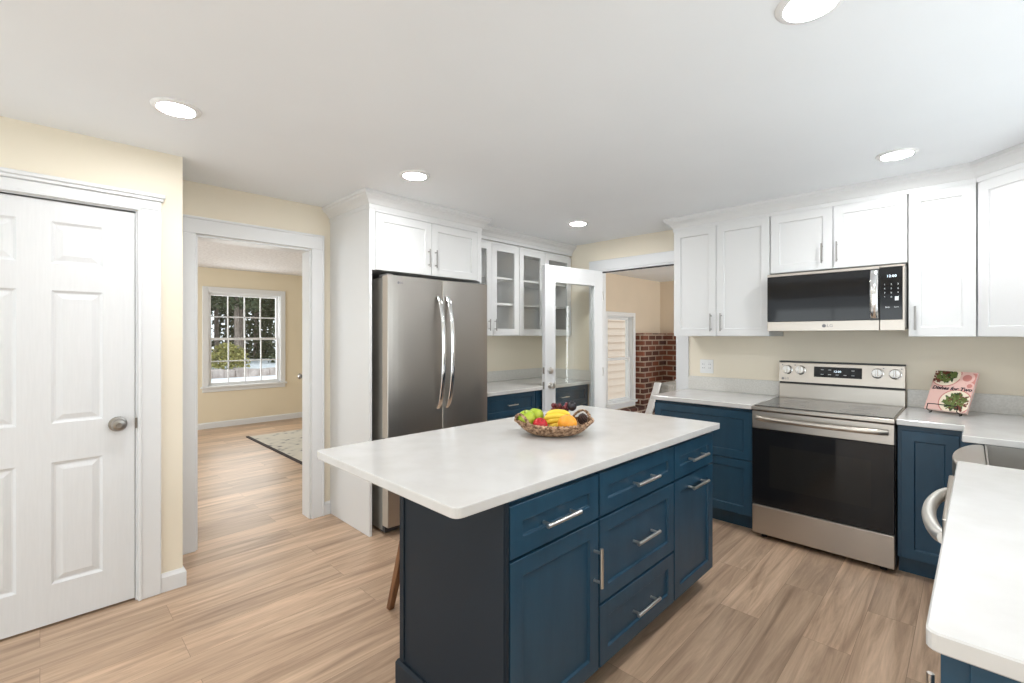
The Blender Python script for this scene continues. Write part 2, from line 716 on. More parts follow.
# left wall with the closet door opening (y -.378 .. .345, z to 2.007)
DY0, DY1, DZ = -.386, .349, 2.012
b = MB()
b.box(-3.20, -3.08, -2.7, DY0, 0, CZ).box(-3.20, -3.08, DY1, .55, 0, CZ).box(-3.20, -3.08, DY0, DY1, DZ, CZ)
b.build('wall_left', CREAM, kind='structure')
MB().box(-3.64, -3.20, .43, .55, 0, CZ).build('wall_left_return', CREAM, kind='structure')
MB().box(-4., -3.84, -.6, .6, 0, CZ).build('wall_closet_back', CREAM, kind='structure')
# rear-left wall with the living-room doorway, and on behind the refrigerator
RX = -3.52
OY0, OY1, OZ = .70, 1.42, 2.015
b = MB()
b.box(RX - .12, RX, .55, OY0, 0, CZ + .05).box(RX - .12, RX, OY1, 4.1, 0, CZ + .05).box(RX - .12, RX, OY0, OY1, OZ, CZ + .05)
b.build('wall_rear', CREAM, kind='structure')
# range wall with the patio doorway
PX0, PX1, PZ = -2.775, -1.905, 2.045
b = MB()
b.box(-3.64, PX0, 4.1, 4.22, 0, CZ).box(PX1, .76, 4.1, 4.22, 0, CZ).box(PX0, PX1, 4.1, 4.22, PZ, CZ)
b.build('wall_range', CREAM, kind='structure')
# right wall with the sink window, out of frame
b = MB()
WY0, WY1, WZ0, WZ1 = .75, 3.2, 1.12, 2.1
b.box(.64, .76, -2.7, WY0, 0, CZ).box(.64, .76, WY1, 4.1, 0, CZ).box(.64, .76, WY0, WY1, 0, WZ0).box(.64, .76, WY0, WY1, WZ1, CZ)
b.build('wall_right', CREAM, kind='structure')
# wall behind the camera; its wide unseen window is added for fill light
b = MB()
b.box(-3.2, -2.9, -2.7, -2.58, 0, CZ).box(.5, .76, -2.7, -2.58, 0, CZ).box(-2.9, .5, -2.7, -2.58, 2.12, CZ)
b.build('wall_front', CREAM, kind='structure')

def window_unit(name, T, u0, u1, z0, z1, cols, rows, casing=.07, sill=True, depth=.10, double=True, fr=.035):
    r = root_struct(name, T @ Vector(((u0 + u1) / 2, 0, z0)))
    b = MB(T)
    c = casing
    b.box(u0 - c, u0, -.0, .022, z0 - (0 if sill else c), z1 + c).box(u1, u1 + c, -.0, .022, z0 - (0 if sill else c), z1 + c).box(u0, u1, -.0, .022, z1, z1 + c)
    if not sill:
        b.box(u0, u1, 0, .022, z0 - c, z0)
    b.build('casing', TRIM, r, bevel=.004)
    if sill:
        MB(T).box(u0 - c - .02, u1 + c + .02, -.02, .045, z0 - .03, z0).box(u0 - c, u1 + c, 0, .02, z0 - .085, z0 - .03).build('sill', TRIM, r, bevel=.004)
    # jamb liner
    b = MB(T)
    b.box(u0, u0 + .012, -depth, 0, z0, z1).box(u1 - .012, u1, -depth, 0, z0, z1).box(u0, u1, -depth, 0, z1 - .012, z1).box(u0, u1, -depth, 0, z0, z0 + .012)
    b.build('jamb', TRIM, r)
    zm = (z0 + z1) / 2
    sashes = [(zm - .018, z1 - .012, -.075), (z0 + .012, zm + .018, -.045)] if double else [(z0 + .012, z1 - .012, -.06)]
    for a, e, n in sashes:
        b = MB(T)
        ua, ub = u0 + .012, u1 - .012
        b.box(ua, ua + fr, n - .015, n + .015, a, e).box(ub - fr, ub, n - .015, n + .015, a, e)
        b.box(ua + fr, ub - fr, n - .015, n + .015, a, a + fr).box(ua + fr, ub - fr, n - .015, n + .015, e - fr, e)
        for i in range(1, cols):
            u = ua + fr + (ub - ua - 2 * fr) * i / cols
            b.box(u - .008, u + .008, n - .008, n + .008, a + fr, e - fr)
        for j in range(1, rows):
            z = a + fr + (e - a - 2 * fr) * j / rows
            b.box(ua + fr, ub - fr, n - .008, n + .008, z - .008, z + .008)
        sh = b.build('sash', TRIM, r, bevel=.002)
        MB(T).box(ua + fr - .004, ub - fr + .004, n - .003, n + .001, a + fr - .004, e - fr + .004).build('glass_pane', GLASS, sh)
    return r


# living room beyond the doorway
LX = -8.0
MB().box(LX - .15, LX, -1.0, 1.74, 0, 2.40).box(LX - .15, LX, 2.745, 4.1, 0, 2.40).box(LX - .15, LX, 1.74, 2.745, 0, .62).box(LX - .15, LX, 1.74, 2.745, 2.02, 2.40).build('wall_living_far', CREAM_LR, kind='structure')
MB().box(LX, -7.4, -1.15, -1.0, 0, 2.40).box(-4.2, -3.64, -1.15, -1.0, 0, 2.40).box(-7.4, -4.2, -1.15, -1.0, 0, .5).box(-7.4, -4.2, -1.15, -1.0, 2.15, 2.40).build('wall_living_left', CREAM_LR, kind='structure')
MB().box(LX - .15, -3.64, 4.1, 4.22, 0, 2.40).build('wall_living_right', CREAM_LR, kind='structure')
MB().box(-3.84, -3.64, -1.15, .43, 0, 2.40).build('wall_living_near', CREAM_LR, kind='structure')
MB().box(LX - .15, -3.58, -1.15, 4.22, 2.372, 2.45).build('ceiling_living', POPCORN, kind='structure')
MB().sweep([(LX, -1), (LX, 4.1)], [(0, .0), (.014, 0), (.014, .075), (.006, .09), (0, .09)], -1).build('baseboard_living_far', TRIM, kind='structure')
window_unit('window_1', FX(LX), 1.74, 2.745, .62, 2.02, 4, 2, casing=.075, depth=.14)
window_unit('window_3', FXn(.64), WY0, WY1, WZ0, WZ1, 3, 1, casing=.06, double=False, depth=.11)
window_unit('window_4', frame((0, -2.58, 0), (1, 0, 0), (0, 1, 0)), -2.9, .5, .01, 2.12, 3, 1, casing=.07, sill=False, double=False, depth=.11, fr=.05)
window_unit('window_5', frame((0, -1.0, 0), (1, 0, 0), (0, 1, 0)), -7.4, -4.2, .5, 2.15, 3, 1, casing=.07, double=False, depth=.11)

# sunroom beyond the patio door (one step down)
SZ = -.18
SX, SY = -3.5, 6.9
MB().box(SX - .12, .9, 4.22, SY + .12, SZ - .1, SZ).build('floor_sunroom', FLOOR, kind='structure')
MB().box(SX - .12, .92, 4.22, SY + .12, 2.22, 2.34).build('ceiling_sunroom', CEIL, kind='structure')
b = MB()
b.box(SX - .12, SX, 4.22, 5.375, SZ, 2.24).box(SX - .12, SX, 6.05, SY + .12, SZ, 2.24).box(SX - .12, SX, 5.375, 6.05, SZ, .44).box(SX - .12, SX, 5.375, 6.05, 1.645, 2.24)
b.build('wall_sunroom_left', TAN, kind='structure')
MB().box(SX, .9, SY, SY + .12, SZ, 2.24).build('wall_sunroom_far', TAN, kind='structure')
b = MB()
b.box(.8, .92, 4.22, 4.5, SZ, 2.24).box(.8, .92, 6.5, SY, SZ, 2.24).box(.8, .92, 4.5, 6.5, SZ, .4).box(.8, .92, 4.5, 6.5, 2.0, 2.24)
b.build('wall_sunroom_right', TAN, kind='structure')
window_unit('window_2', FX(SX), 5.375, 6.05, .44, 1.645, 1, 1, casing=.055, depth=.11)
window_unit('window_6', FXn(.8), 4.5, 6.5, .4, 2.0, 2, 1, casing=.06, double=False, depth=.11)  # unseen window, added as a light source for the sunroom
# brick corner surround and ledge
b = MB()
b.box(SX, SX + .13, 6.13, SY, SZ, 1.405).box(SX + .13, -.6, SY - .13, SY, SZ, 1.405).box(SX, SX + .13, 4.3, 6.13, SZ, .34)
b.build('wall_sunroom_brick', BRICK, kind='structure')

# ------------------------------------------------------------------ trims, casings, baseboards
# closet casing with a stepped cap
b = MB()
b.box(-3.08, -3.058, DY1 + .006, .452, 0, 2.03).box(-3.08, -3.058, -.49, DY0 - .006, 0, 2.03)
b.box(-3.08, -3.056, -.49, .452, 2.03, 2.078)
b.box(-3.08, -3.044, -.50, .460, 2.078, 2.094).box(-3.08, -3.036, -.51, .468, 2.094, 2.113)
b.box(-3.066, -3.052, DY1 + .006, DY1 + .022, 0, 2.03).box(-3.066, -3.052, DY0 - .022, DY1 + .022, 2.018, 2.034)
b.build('trim_1', TRIM, bevel=.003, kind='structure')
# jamb of the closet
b = MB()
b.box(-3.20, -3.079, DY1 - .001, DY1 + .008, 0, DZ + .004).box(-3.20, -3.079, DY0 - .008, DY0 + .001, 0, DZ + .004).box(-3.20, -3.079, DY0, DY1, DZ, DZ + .008)
b.build('trim_2', TRIM, kind='structure')
# doorway to the living room: casing both sides of the opening and the lining
b = MB()
b.box(RX, RX + .02, .605, OY0 - .005, 0, OZ + .005).box(RX, RX + .02, OY1 + .005, 1.517, 0, OZ + .005).box(RX, RX + .02, .605, 1.517, OZ + .005, 2.125)
b.box(RX, RX + .028, .605, .617, 0, 2.125).box(RX, RX + .028, 1.505, 1.517, 0, 2.125).box(RX, RX + .028, .605, 1.517, 2.112, 2.128)
b.build('trim_3', TRIM, bevel=.003, kind='structure')
b = MB()
b.box(RX - .13, RX + .002, OY0 - .006, OY0 + .008, 0, OZ).box(RX - .13, RX + .002, OY1 - .008, OY1 + .006, 0, OZ).box(RX - .13, RX + .002, OY0, OY1, OZ - .012, OZ + .004)
b.build('trim_4', TRIM, bevel=.002, kind='structure')
# patio door casing and lining
b = MB()
b.box(PX0 - .10, PX0 - .004, 4.08, 4.1, 0, PZ + .004).box(PX1 + .004, -1.80, 4.08, 4.1, 0, PZ + .004).box(PX0 - .10, -1.80, 4.08, 4.1, PZ + .004, 2.152)
b.build('trim_5', TRIM, bevel=.003, kind='structure')
b = MB()
b.box(PX0 - .006, PX0 + .012, 4.085, 4.23, 0, PZ).box(PX1 - .012, PX1 + .006, 4.085, 4.23, 0, PZ).box(PX0, PX1, 4.085, 4.23, PZ - .014, PZ + .004)
b.build('trim_6', TRIM, bevel=.002, kind='structure')
MB().box(PX0 + .014, PX1 - .014, 4.1, 4.12, PZ - .024, PZ - .0145).build('trim_7', mat('weatherstrip', (.05, .05, .055), .7), kind='structure')
BP = [(0, 0), (.015, 0), (.015, .078), (.010, .088), (.006, .098), (0, .098)]
MB().sweep([(-3.08, .453), (-3.08, .55), (-3.5, .55)], BP, -1).build('baseboard_left', TRIM, kind='structure')
MB().sweep([(-3.08, -2.58), (-3.08, -.49)], BP, -1).build('baseboard_left_near', TRIM, kind='structure')
MB().sweep([(RX, 1.518), (RX, 1.570)], BP, -1).build('baseboard_rear', TRIM, kind='structure')

# ------------------------------------------------------------------ doors
# closet door: six raised panels
d1 = root_struct('door_1', (-3.10, -.02, 0), label='white six panel closet door with a satin nickel knob')


def panel_door(T, parent, u0, u1, z0, z1, t=.035):
    b = MB(T)
    w_ = u1 - u0
    st, mu = .124, .113
    cw = (w_ - 2 * st - mu) / 2
    cols = [(u0 + st, u0 + st + cw), (u1 - st - cw, u1 - st)]
    rows = [(.195, .772), (.955, 1.585), (1.712, 1.91)]
    us = sorted([u0, u1] + [x for c in cols for x in c])
    zs = sorted([z0, z1] + [x for r in rows for x in r])
    V = {}

    def gv(u, z):
        if (u, z) not in V:
            V[(u, z)] = b.v((u, 0, z))
        return V[(u, z)]
    for i in range(len(us) - 1):
        for j in range(len(zs) - 1):
            q = [gv(us[i], zs[j]), gv(us[i + 1], zs[j]), gv(us[i + 1], zs[j + 1]), gv(us[i], zs[j + 1])]
            if (us[i], us[i + 1]) in cols and (zs[j], zs[j + 1]) in rows:
                prev = q
                for ins, dep in ((.010, -.009), (.016, -.010), (.040, -.002)):
                    a, c, d, e = us[i] + ins, us[i + 1] - ins, zs[j] + ins, zs[j + 1] - ins
                    cur = [b.v((a, dep, d)), b.v((c, dep, d)), b.v((c, dep, e)), b.v((a, dep, e))]
                    for k in range(4):
                        b.face((prev[k], prev[(k + 1) % 4], cur[(k + 1) % 4], cur[k]))
                    prev = cur
                b.face(prev)
            else:
                b.face(q)
    # edges and back
    bk = [b.v((u, -t, z)) for u, z in ((u0, z0), (u1, z0), (u1, z1), (u0, z1))]
    b.face(bk)
    lo = [gv(u, z0) for u in us]
    hi = [gv(u, z1) for u in us]
    le = [gv(u0, z) for z in zs]
    ri = [gv(u1, z) for z in zs]
    b.face(lo + [bk[1], bk[0]])
    b.face(hi + [bk[2], bk[3]])
    b.face(le + [bk[3], bk[0]])
    b.face(ri + [bk[2], bk[1]])
    return b.build('door_leaf', DOORW, parent)


def knob(T, parent, u, z, m, r=.027):
    M = T @ Matrix.Translation((u, 0, z)) @ Matrix.Rotation(math.radians(-90), 4, 'X')
    b = MB(M)
    b.lathe([(.036, -.001), (.038, .003), (.036, .008), (.018, .011), (.013, .015), (.013, .028), (.022, .033), (.031, .041), (.031, .050), (.025, .058), (.012, .0605), (.009, .057)], n=24)
    return b.build('door_knob', m, parent, smooth=True)


panel_door(FX(-3.086), d1, DY0 + .003, DY1 - .004, .012, DZ - .005)
knob(FX(-3.086), d1, .278, .922, DKNICKEL)
MB().box(-3.079, -3.0765, DY1 - .003, DY1 + .009, .892, .945).build('strike_plate', DKNICKEL, d1)

# glazed patio door, hinged at the left jamb and swung open into the kitchen
hx, hy = PX0 + .053, 4.075
ang = math.atan2(-.77, -.105)
d2 = root_struct('door_2', (hx, hy, 0), ang, label='white glazed patio door standing open with two silver knobs')
T2 = WM[d2]
PW = .79
b = MB(T2)
zt = 2.033


def door_frame(b, w_, z0, z1, st, top, bot, t):
    b.box(0, st, -t / 2, t / 2, z0, z1).box(w_ - st, w_, -t / 2, t / 2, z0, z1)
    b.box(st, w_ - st, -t / 2, t / 2, z1 - top, z1).box(st, w_ - st, -t / 2, t / 2, z0, z0 + bot)


door_frame(b, PW, .012, zt, .115, .15, .24, .044)
b.build('door_leaf', TRIM, d2, bevel=.002)
b = MB(T2)
for s_ in (-1, 1):
    n0, n1 = sorted((s_ * .022, s_ * .029))
    b.box(.108, .125, n0, n1, .25, zt - .143).box(PW - .125, PW - .108, n0, n1, .25, zt - .143)
    b.box(.125, PW - .125, n0, n1, .25, .267).box(.125, PW - .125, n0, n1, zt - .16, zt - .143)
b.build('glazing_bead', TRIM, d2, bevel=.002)
MB(T2).box(.116, PW - .116, -.004, .004, .254, zt - .151).build('glass_pane', GLASS, d2)


def knob_at(T, parent, u, n, z, s_, m, name, prof):
    M = T @ Matrix.Translation((u, n, z)) @ Matrix.Rotation(math.radians(-90 if s_ > 0 else 90), 4, 'X')
    MB(M).lathe(prof, n=20).build(name, m, parent, smooth=True)


KP = [(.030, -.001), (.031, .003), (.028, .008), (.012, .011), (.011, .026), (.018, .031), (.027, .040), (.027, .050), (.020, .058), (.004, .060)]
DP = [(.030, -.001), (.031, .006), (.027, .014), (.020, .016), (.018, .019), (.004, .020)]
for s_ in (-1, 1):
    knob_at(T2, d2, PW - .062, s_ * .022, .905, s_, NICKEL, 'door_knob', KP)
    knob_at(T2, d2, PW - .062, s_ * .022, 1.045, s_, NICKEL, 'deadbolt', DP)
MB(T2).box(PW, PW + .002, -.012, .012, .87, .94).build('latch_plate', DKNICKEL, d2)
MB(T2).box(PW, PW + .002, -.012, .012, 1.015, 1.075).build('deadbolt_plate', DKNICKEL, d2)
b = MB(T2)
for z in (.25, 1.0, 1.78):
    b.tube([(-.006, .024, z - .045), (-.006, .024, z + .045)], .006, 8)
b.build('hinge', NICKEL, d2)

# living-room door leaf folded back almost along the line of sight
d3 = root_struct('door_3', (-3.70, 1.455, 0), math.atan2(.295, -.70), label='white living room door opened back against the wall')
T3 = WM[d3]
MB(T3).box(0, .74, -.0175, .0175, .012, 1.99).build('door_leaf', DOORW, d3, bevel=.002)
knob_at(T3, d3, .68, .0175, 1.0, 1, DKNICKEL, 'door_knob', KP)
knob_at(T3, d3, .68, -.0175, 1.0, -1, DKNICKEL, 'door_knob', KP)

# ------------------------------------------------------------------ crown
CP = [(-.012, 2.242), (.004, 2.242), (.004, 2.270), (.010, 2.273), (.015, 2.283), (.025, 2.297), (.040, 2.308), (.052, 2.315), (.056, 2.326), (.064, 2.330), (.064, CZ - .0005), (-.012, CZ - .0005)]

# ------------------------------------------------------------------ refrigerator surround
FCX, FY0, FY1 = -2.93, 1.572, 2.592
fc = thing('refrigerator_cabinet', 'white tall surround cabinet with two shaker doors above the refrigerator', 'cabinet', (-3.2, 2.08, 0))
MB().box(RX + .001, FCX + .02, FY0, FY0 + .02, 0, 2.262).build('side_panel', CABW, fc, bevel=.001)
MB().box(RX + .001, FCX + .02, FY1 - .02, FY1, 0, 2.262).build('side_panel', CABW, fc, bevel=.001)
MB().box(RX + .001, FCX, FY0 + .02, FY1 - .02, 1.83, 2.262).build('carcass', CABW, fc)
b = MB()
b.box(FCX, FCX + .02, FY0 + .02, 1.618, 1.822, 2.262).box(FCX, FCX + .02, 2.545, FY1 - .02, 1.822, 2.262).box(FCX, FCX + .02, 1.618, 2.545, 2.225, 2.262)
b.build('face_frame', CABW, fc, bevel=.001)
TF = FX(FCX + .021)
for u0, u1, hu in ((1.621, 2.083, 2.053), (2.087, 2.544, 2.117)):
    d = shaker(TF, 'door', CABW, fc, u0, u1, 1.826, 2.222)
    bar_handle(TF, d, hu, 1.885, hu, 2.02, r=.005, out=.028, m=DKNICKEL)
b = MB().sweep([(RX, FY0), (FCX + .02, FY0), (FCX + .02, FY1), (-3.10, FY1)], CP, -1)
b.build('trim_8', CABW, kind='structure')

# ------------------------------------------------------------------ refrigerator
fr = thing('refrigerator', 'stainless steel french door refrigerator with bottom freezer drawer', 'refrigerator', (-3.2, 2.1, 0))
YA, YB = 1.655, 2.568
XF = -2.80
MB().box(-3.46, -2.90, YA + .01, YB - .01, .02, 1.775).build('body', STEELSIDE, fr, bevel=.004)
for x in (-3.40, -2.97):
    for y in (YA + .06, YB - .06):
        MB().tube([(x, y, 0), (x, y, .025)], .022, 12).build('foot', BLACK, fr)
MB().box(-2.93, -2.87, YA + .012, YB - .012, .012, .055).build('toe_grille', DKGREY, fr)


def fridge_door(y0, y1, z0, z1, name):
    poly = []
    n = 12
    # plan outline: gently bowed front
    poly.append((-2.885, y0))
    for i in range(n + 1):
        t = i / n
        poly.append((XF - .012 + .012 * (1 - (2 * t - 1) ** 4), y0 + (y1 - y0) * t))
    poly.append((-2.885, y1))
    o = MB().prism(poly, z0, z1).build(name, (STEEL, DOORSIDE), fr, bevel=.003)
    for f in o.data.polygons:            # the door edges are dull brown, the front is brushed steel
        if abs(f.normal.y) > .9 or abs(f.normal.z) > .9:
            f.material_index = 1
    return o


ym = 2.113
dl = fridge_door(YA, ym - .003, .665, 1.785, 'door')
dr = fridge_door(ym + .003, YB, .665, 1.785, 'door')
dz = fridge_door(YA, YB, .062, .652, 'freezer_drawer')
MB().box(-2.90, -2.84, YA + .02, YB - .02, .645, .672).build('gasket', BLACK, fr)
for y, dd, mag in ((ym - .042, dl, -1), (ym + .042, dr, 1)):
    pts = []
    for i in range(25):
        t = i / 24
        pts.append((XF - .006 + .075 * math.sin(math.pi * t) ** .55, y, .83 + .835 * t))
    rs = []
    for i, p in enumerate(pts):
        rs.append([(p[0] + .009 * math.cos(a), p[1] + .018 * math.sin(a), p[2]) for a in [2 * math.pi * j / 12 for j in range(12)]])
    MB().rings(rs).build('handle', CHROME, dd, smooth=True)
pts = [(XF - .006 + .062 * math.sin(math.pi * i / 24) ** .5, YA + .1 + (YB - YA - .2) * i / 24, .575) for i in range(25)]
MB().rings([[(p[0] + .009 * math.cos(a), p[1], p[2] + .014 * math.sin(a)) for a in [2 * math.pi * j / 12 for j in range(12)]] for p in pts]).build('handle', CHROME, dz, smooth=True)
for y in (YA + .03, YB - .03):
    MB().box(-2.95, -2.83, y - .022, y + .022, 1.775, 1.795).build('hinge_cover', GREY, fr, bevel=.004)
logo(FX(XF + .0003), fr, 1.745, 1.735, .016, GREYTXT)

# ------------------------------------------------------------------ glass-door wall cabinets beyond the refrigerator
GX = -3.115
def glass_cabinet(y0, y1, ysplit, label, handles):
    c = thing('glass_door_cabinet', label, 'cabinet', ((RX + GX) / 2, (y0 + y1) / 2, 1.368), group=None)
    b = MB()
    t = .018
    x0, x1 = RX + .001, GX - .021
    b.box(x0, x1, y0, y0 + t, 1.368, 2.24).box(x0, x1, y1 - t, y1, 1.368, 2.24)
    b.box(x0, x1, y0 + t, y1 - t, 1.368, 1.386).box(x0, x1, y0 + t, y1 - t, 2.222, 2.24).box(x0, x0 + .01, y0 + t, y1 - t, 1.386, 2.222)
    b.build('carcass', CABIN, c)
    for z in (1.66, 1.905):
        MB().box(x0 + .01, x1 - .02, y0 + t, y1 - t, z, z + .018).build('shelf', CABIN, c)
    for (a, e), hu in zip(((y0 + .002, ysplit - .0015), (ysplit + .0015, y1 - .002)), handles):
        d = shaker(FX(GX), 'door', CABW, c, a, e, 1.372, 2.22, rail=.062, glass=True)
        bar_handle(FX(GX), d, hu, 1.415, hu, 1.52, r=.005, out=.027, m=DKNICKEL)
    return c


glass_cabinet(2.596, 3.263, 2.902, 'white wall cabinet with glass doors right beside the refrigerator', (2.860, 2.936))
glass_cabinet(3.265, 4.085, 3.647, 'white wall cabinet with glass doors partly behind the open patio door', (3.615, 3.677))
MB().sweep([(GX, 2.595), (GX, 4.098)], CP, -1).build('trim_9', CABW, kind='structure')

# base run below them
BX = -2.88
def drawer_cabinet_x(y0, y1, label, fronts, handles=True):
    c = thing('base_cabinet', label, 'cabinet', ((RX + BX) / 2, (y0 + y1) / 2, 0))
    MB().box(RX + .001, BX - .021, y0, y1, .10, KZ - KT).build('carcass', BLUE, c)
    MB().box(RX + .001, BX - .08, y0, y1, 0, .10).build('toe_kick', BLUE, c)
    for a, e, z0, z1, kind in fronts:
        d = shaker(FX(BX), kind, BLUE, c, a, e, z0, z1, rail=.045)
        if kind == 'drawer':
            bar_handle(FX(BX), d, (a + e) / 2 - .06, (z0 + z1) / 2, (a + e) / 2 + .06, (z0 + z1) / 2, r=.005, out=.028)
    return c


drawer_cabinet_x(2.595, 3.235, 'navy base cabinet with a handled top drawer beside the refrigerator', [(2.60, 3.232, .665, .858, 'drawer'), (2.60, 3.232, .115, .66, 'door')])
drawer_cabinet_x(3.237, 4.098, 'navy base cabinet behind the open patio door', [(3.245, 4.06, .665, .858, 'drawer'), (3.245, 4.06, .115, .66, 'door')])
o = MB().box(RX + .001, -2.84, 2.594, 4.099, KZ - KT, KZ).build('worktop', QUARTZ, bevel=.003)
tag(o, 'white quartz worktop on the navy cabinets beside the refrigerator', 'worktop')
b = MB()
b.box(RX + .001, RX + .021, 2.594, 4.099, KZ, KZ + .105).box(RX + .021, -2.85, 4.079, 4.099, KZ, KZ + .105)
tag(b.build('backsplash', QUARTZ_BR, bevel=.002), 'low quartz backsplash strip behind the refrigerator-side worktop', 'backsplash')

# ------------------------------------------------------------------ range-wall upper cabinets
UY = 3.75
def upper(x0, x1, z0, z1, doors, label):
    c = thing('wall_cabinet', label, 'cabinet', ((x0 + x1) / 2, 3.85, z0))
    MB().box(x0, x1, UY + .021, 4.099, z0, z1 + .02).build('carcass', CABW, c, bevel=.001)
    for a, e, hu, h0, h1 in doors:
        d = shaker(FY(UY), 'door', CABW, c, a, e, z0 + .002, z1)
        bar_handle(FY(UY), d, hu, h0, hu, h1, r=.0052, out=.03, m=DKNICKEL)
    return c


upper(-1.780, -1.045, 1.366, 2.242, [(-1.778, -1.432, -1.467, 1.405, 1.545), (-1.428, -1.047, -1.388, 1.405, 1.545)], 'white two door wall cabinet left of the microwave')
upper(-1.041, -.275, 1.822, 2.242, [(-1.039, -.660, -.72, 1.864, 1.998), (-.656, -.277, -.634, 1.864, 1.998)], 'short white two door wall cabinet directly above the microwave')
upper(-.271, .027, 1.364, 2.242, [(-.269, .025, -.238, 1.404, 1.55)], 'white single door wall cabinet right of the microwave')
# diagonal corner cabinet
dc = thing('corner_wall_cabinet', 'white diagonal corner wall cabinet at the right edge of the photo', 'cabinet', (.4, 3.75, 1.364))
ax, ay, bx_, by_ = .029, 3.752, .309, 3.472
MB().prism([(ax + .0, ay + .021), (bx_ - .0, by_ + .021), (.639, by_ + .021), (.639, 4.099), (ax, 4.099)], 1.364, 2.242).build('carcass', CABW, dc, bevel=.001)
TD = frame((ax, ay, 0), (1, -1, 0), (-1, -1, 0))
dd = shaker(TD, 'door', CABW, dc, .004, .392, 1.366, 2.242)
bar_handle(TD, dd, .36, 1.404, .36, 1.545, r=.0052, out=.03, m=DKNICKEL)
o = MB().box(.31, .639, 3.2, 3.491, 1.364, 2.242).build('wall_cabinet_end', CABW, dc, bevel=.001)
MB().sweep([(-1.780, 4.099), (-1.780, UY), (.027, UY), (bx_, by_), (bx_ + .3, by_)], CP, -1).build('trim_10', CABW, kind='structure')

# ------------------------------------------------------------------ microwave
mw = thing('microwave', 'stainless over-the-range microwave with dark glass door and keypad', 'microwave', (-.64, 3.8, 1.40))
M0, M1 = -1.034, -.279
MB().box(M0, M1, 3.68, 4.097, 1.415, 1.806).build('body', STEELSIDE, mw, bevel=.003)
TM = FY(3.655)
mdoor = MB(TM).box(M0, -.401, -.022, 0, 1.402, 1.468).build('door_rail', STEELR, mw, bevel=.002)
MB(TM).box(M0, -.401, -.022, 0, 1.785, 1.804).build('door_rail', STEELR, mw, bevel=.002)
MB(TM).box(M0, -.401, -.022, -.001, 1.469, 1.784).build('door_glass', BLACKGL, mdoor, bevel=.001)
b = MB(TM).box(-.398, M1, -.022, 0, 1.402, 1.468).box(-.398, M1, -.022, 0, 1.792, 1.804).box(M1 - .012, M1, -.022, 0, 1.468, 1.792)
mp_ = b.build('panel_trim', STEELR, mw, bevel=.002)
MB(TM).box(-.398, M1 - .013, -.022, -.001, 1.469, 1.791).build('control_panel', BLACKGL, mp_, bevel=.001)
pts = [(-.424, .008 + .032 * math.sin(math.pi * i / 20) ** .6, 1.478 + .300 * i / 20) for i in range(21)]
MB(TM).rings([[(p[0] + .020 * math.cos(a), p[1] + .007 * math.sin(a), p[2]) for a in [2 * math.pi * j / 14 for j in range(14)]] for p in pts]).build('handle', CHROME, mw, smooth=True)
text_mesh('12:00', .022, TM @ Matrix.Translation((-.342, .0004, 1.735)), LCD, mw, 'clock_display')
for r_ in range(4):
    for c_ in range(3):
        u, z = -.375 + .032 * c_, 1.685 - .026 * r_
        text_mesh('123456789*0#'[r_ * 3 + c_], .014, TM @ Matrix.Translation((u, .0004, z)), LIGHTTXT, mw, 'key_mark')
for k, s_ in enumerate(('Stop', 'Start')):
    text_mesh(s_, .012, TM @ Matrix.Translation((-.361 + .042 * k, .0004, 1.545)), LIGHTTXT, mw, 'key_mark')
MB(TM).box(-.326, -.308, 0, .0006, 1.585, 1.61).build('key_pad', LIGHTTXT, mw)
logo(TM, mw, -.67, 1.436, .022, GREYTXT)
b = MB()
for x0, x1 in ((-.95, -.86), (-.80, -.49), (-.43, -.31)):
    MB().box(x0, x1, 3.70, 3.80, 1.408, 1.4148).build('vent_grille', BLACK, mw)

# ------------------------------------------------------------------ range
rg = thing('range', 'stainless electric range with black glass oven door and rear knobs', 'stove', (-.68, 3.7, 0))
R0, R1 = -1.062, -.302
TR = FY(3.41)
MB().box(R0 + .004, R1 - .004, 3.43, 4.085, .03, .862).build('body', STEELSIDE, rg, bevel=.002)
for x in (R0 + .06, R1 - .06):
    for y in (3.48, 4.03):
        MB().tube([(x, y, 0), (x, y, .035)], .018, 10).build('foot', BLACK, rg)
o = MB().box(R0, R1, 3.40, 4.025, .868, .893).build('cooktop_frame', STEELR, rg, bevel=.004)
MB().box(R0 + .012, R1 - .012, 3.425, 4., .892, .8985).build('cooktop_glass', DARKGL, rg, bevel=.002)
for x, y, r_ in ((-.88, 3.54, .105), (-.49, 3.54, .095), (-.88, 3.78, .075), (-.49, 3.78, .085)):
    for rr in (r_, r_ * .62):
        MB().rings([[(x + rr * math.cos(a) * k_, y + rr * math.sin(a) * k_, z_) for a in [2 * math.pi * j / 40 for j in range(40)]] for k_, z_ in ((1, .8985), (1, .8989), (.985, .8989), (.985, .8985))], cap=False, close=True).build('burner_mark', GREYTXT, rg)
od = MB(TR).box(R0 + .003, R1 - .003, -.03, 0, .232, .742).build('oven_door', BLACKGL, rg, bevel=.003)
MB(TR).box(R0 + .003, R1 - .003, -.03, .002, .745, .862).build('door_band', STEELR, od, bevel=.003)
b = MB(TR)
b.box(R0 + .11, R1 - .11, .0004, .0008, .36, .64)
b.build('oven_window', OVENW, od)
pts = [(R0 + .03 + (R1 - R0 - .06) * i / 24, .010 + .040 * math.sin(math.pi * i / 24) ** .35, .815) for i in range(25)]
MB(TR).rings([[(p[0], p[1] + .009 * math.cos(a), p[2] + .016 * math.sin(a)) for a in [2 * math.pi * j / 12 for j in range(12)]] for p in pts]).build('handle', STEELR, od, smooth=True)
MB(TR).box(R0 + .003, R1 - .003, -.03, 0, .036, .226).build('storage_drawer', STEELR, rg, bevel=.003)
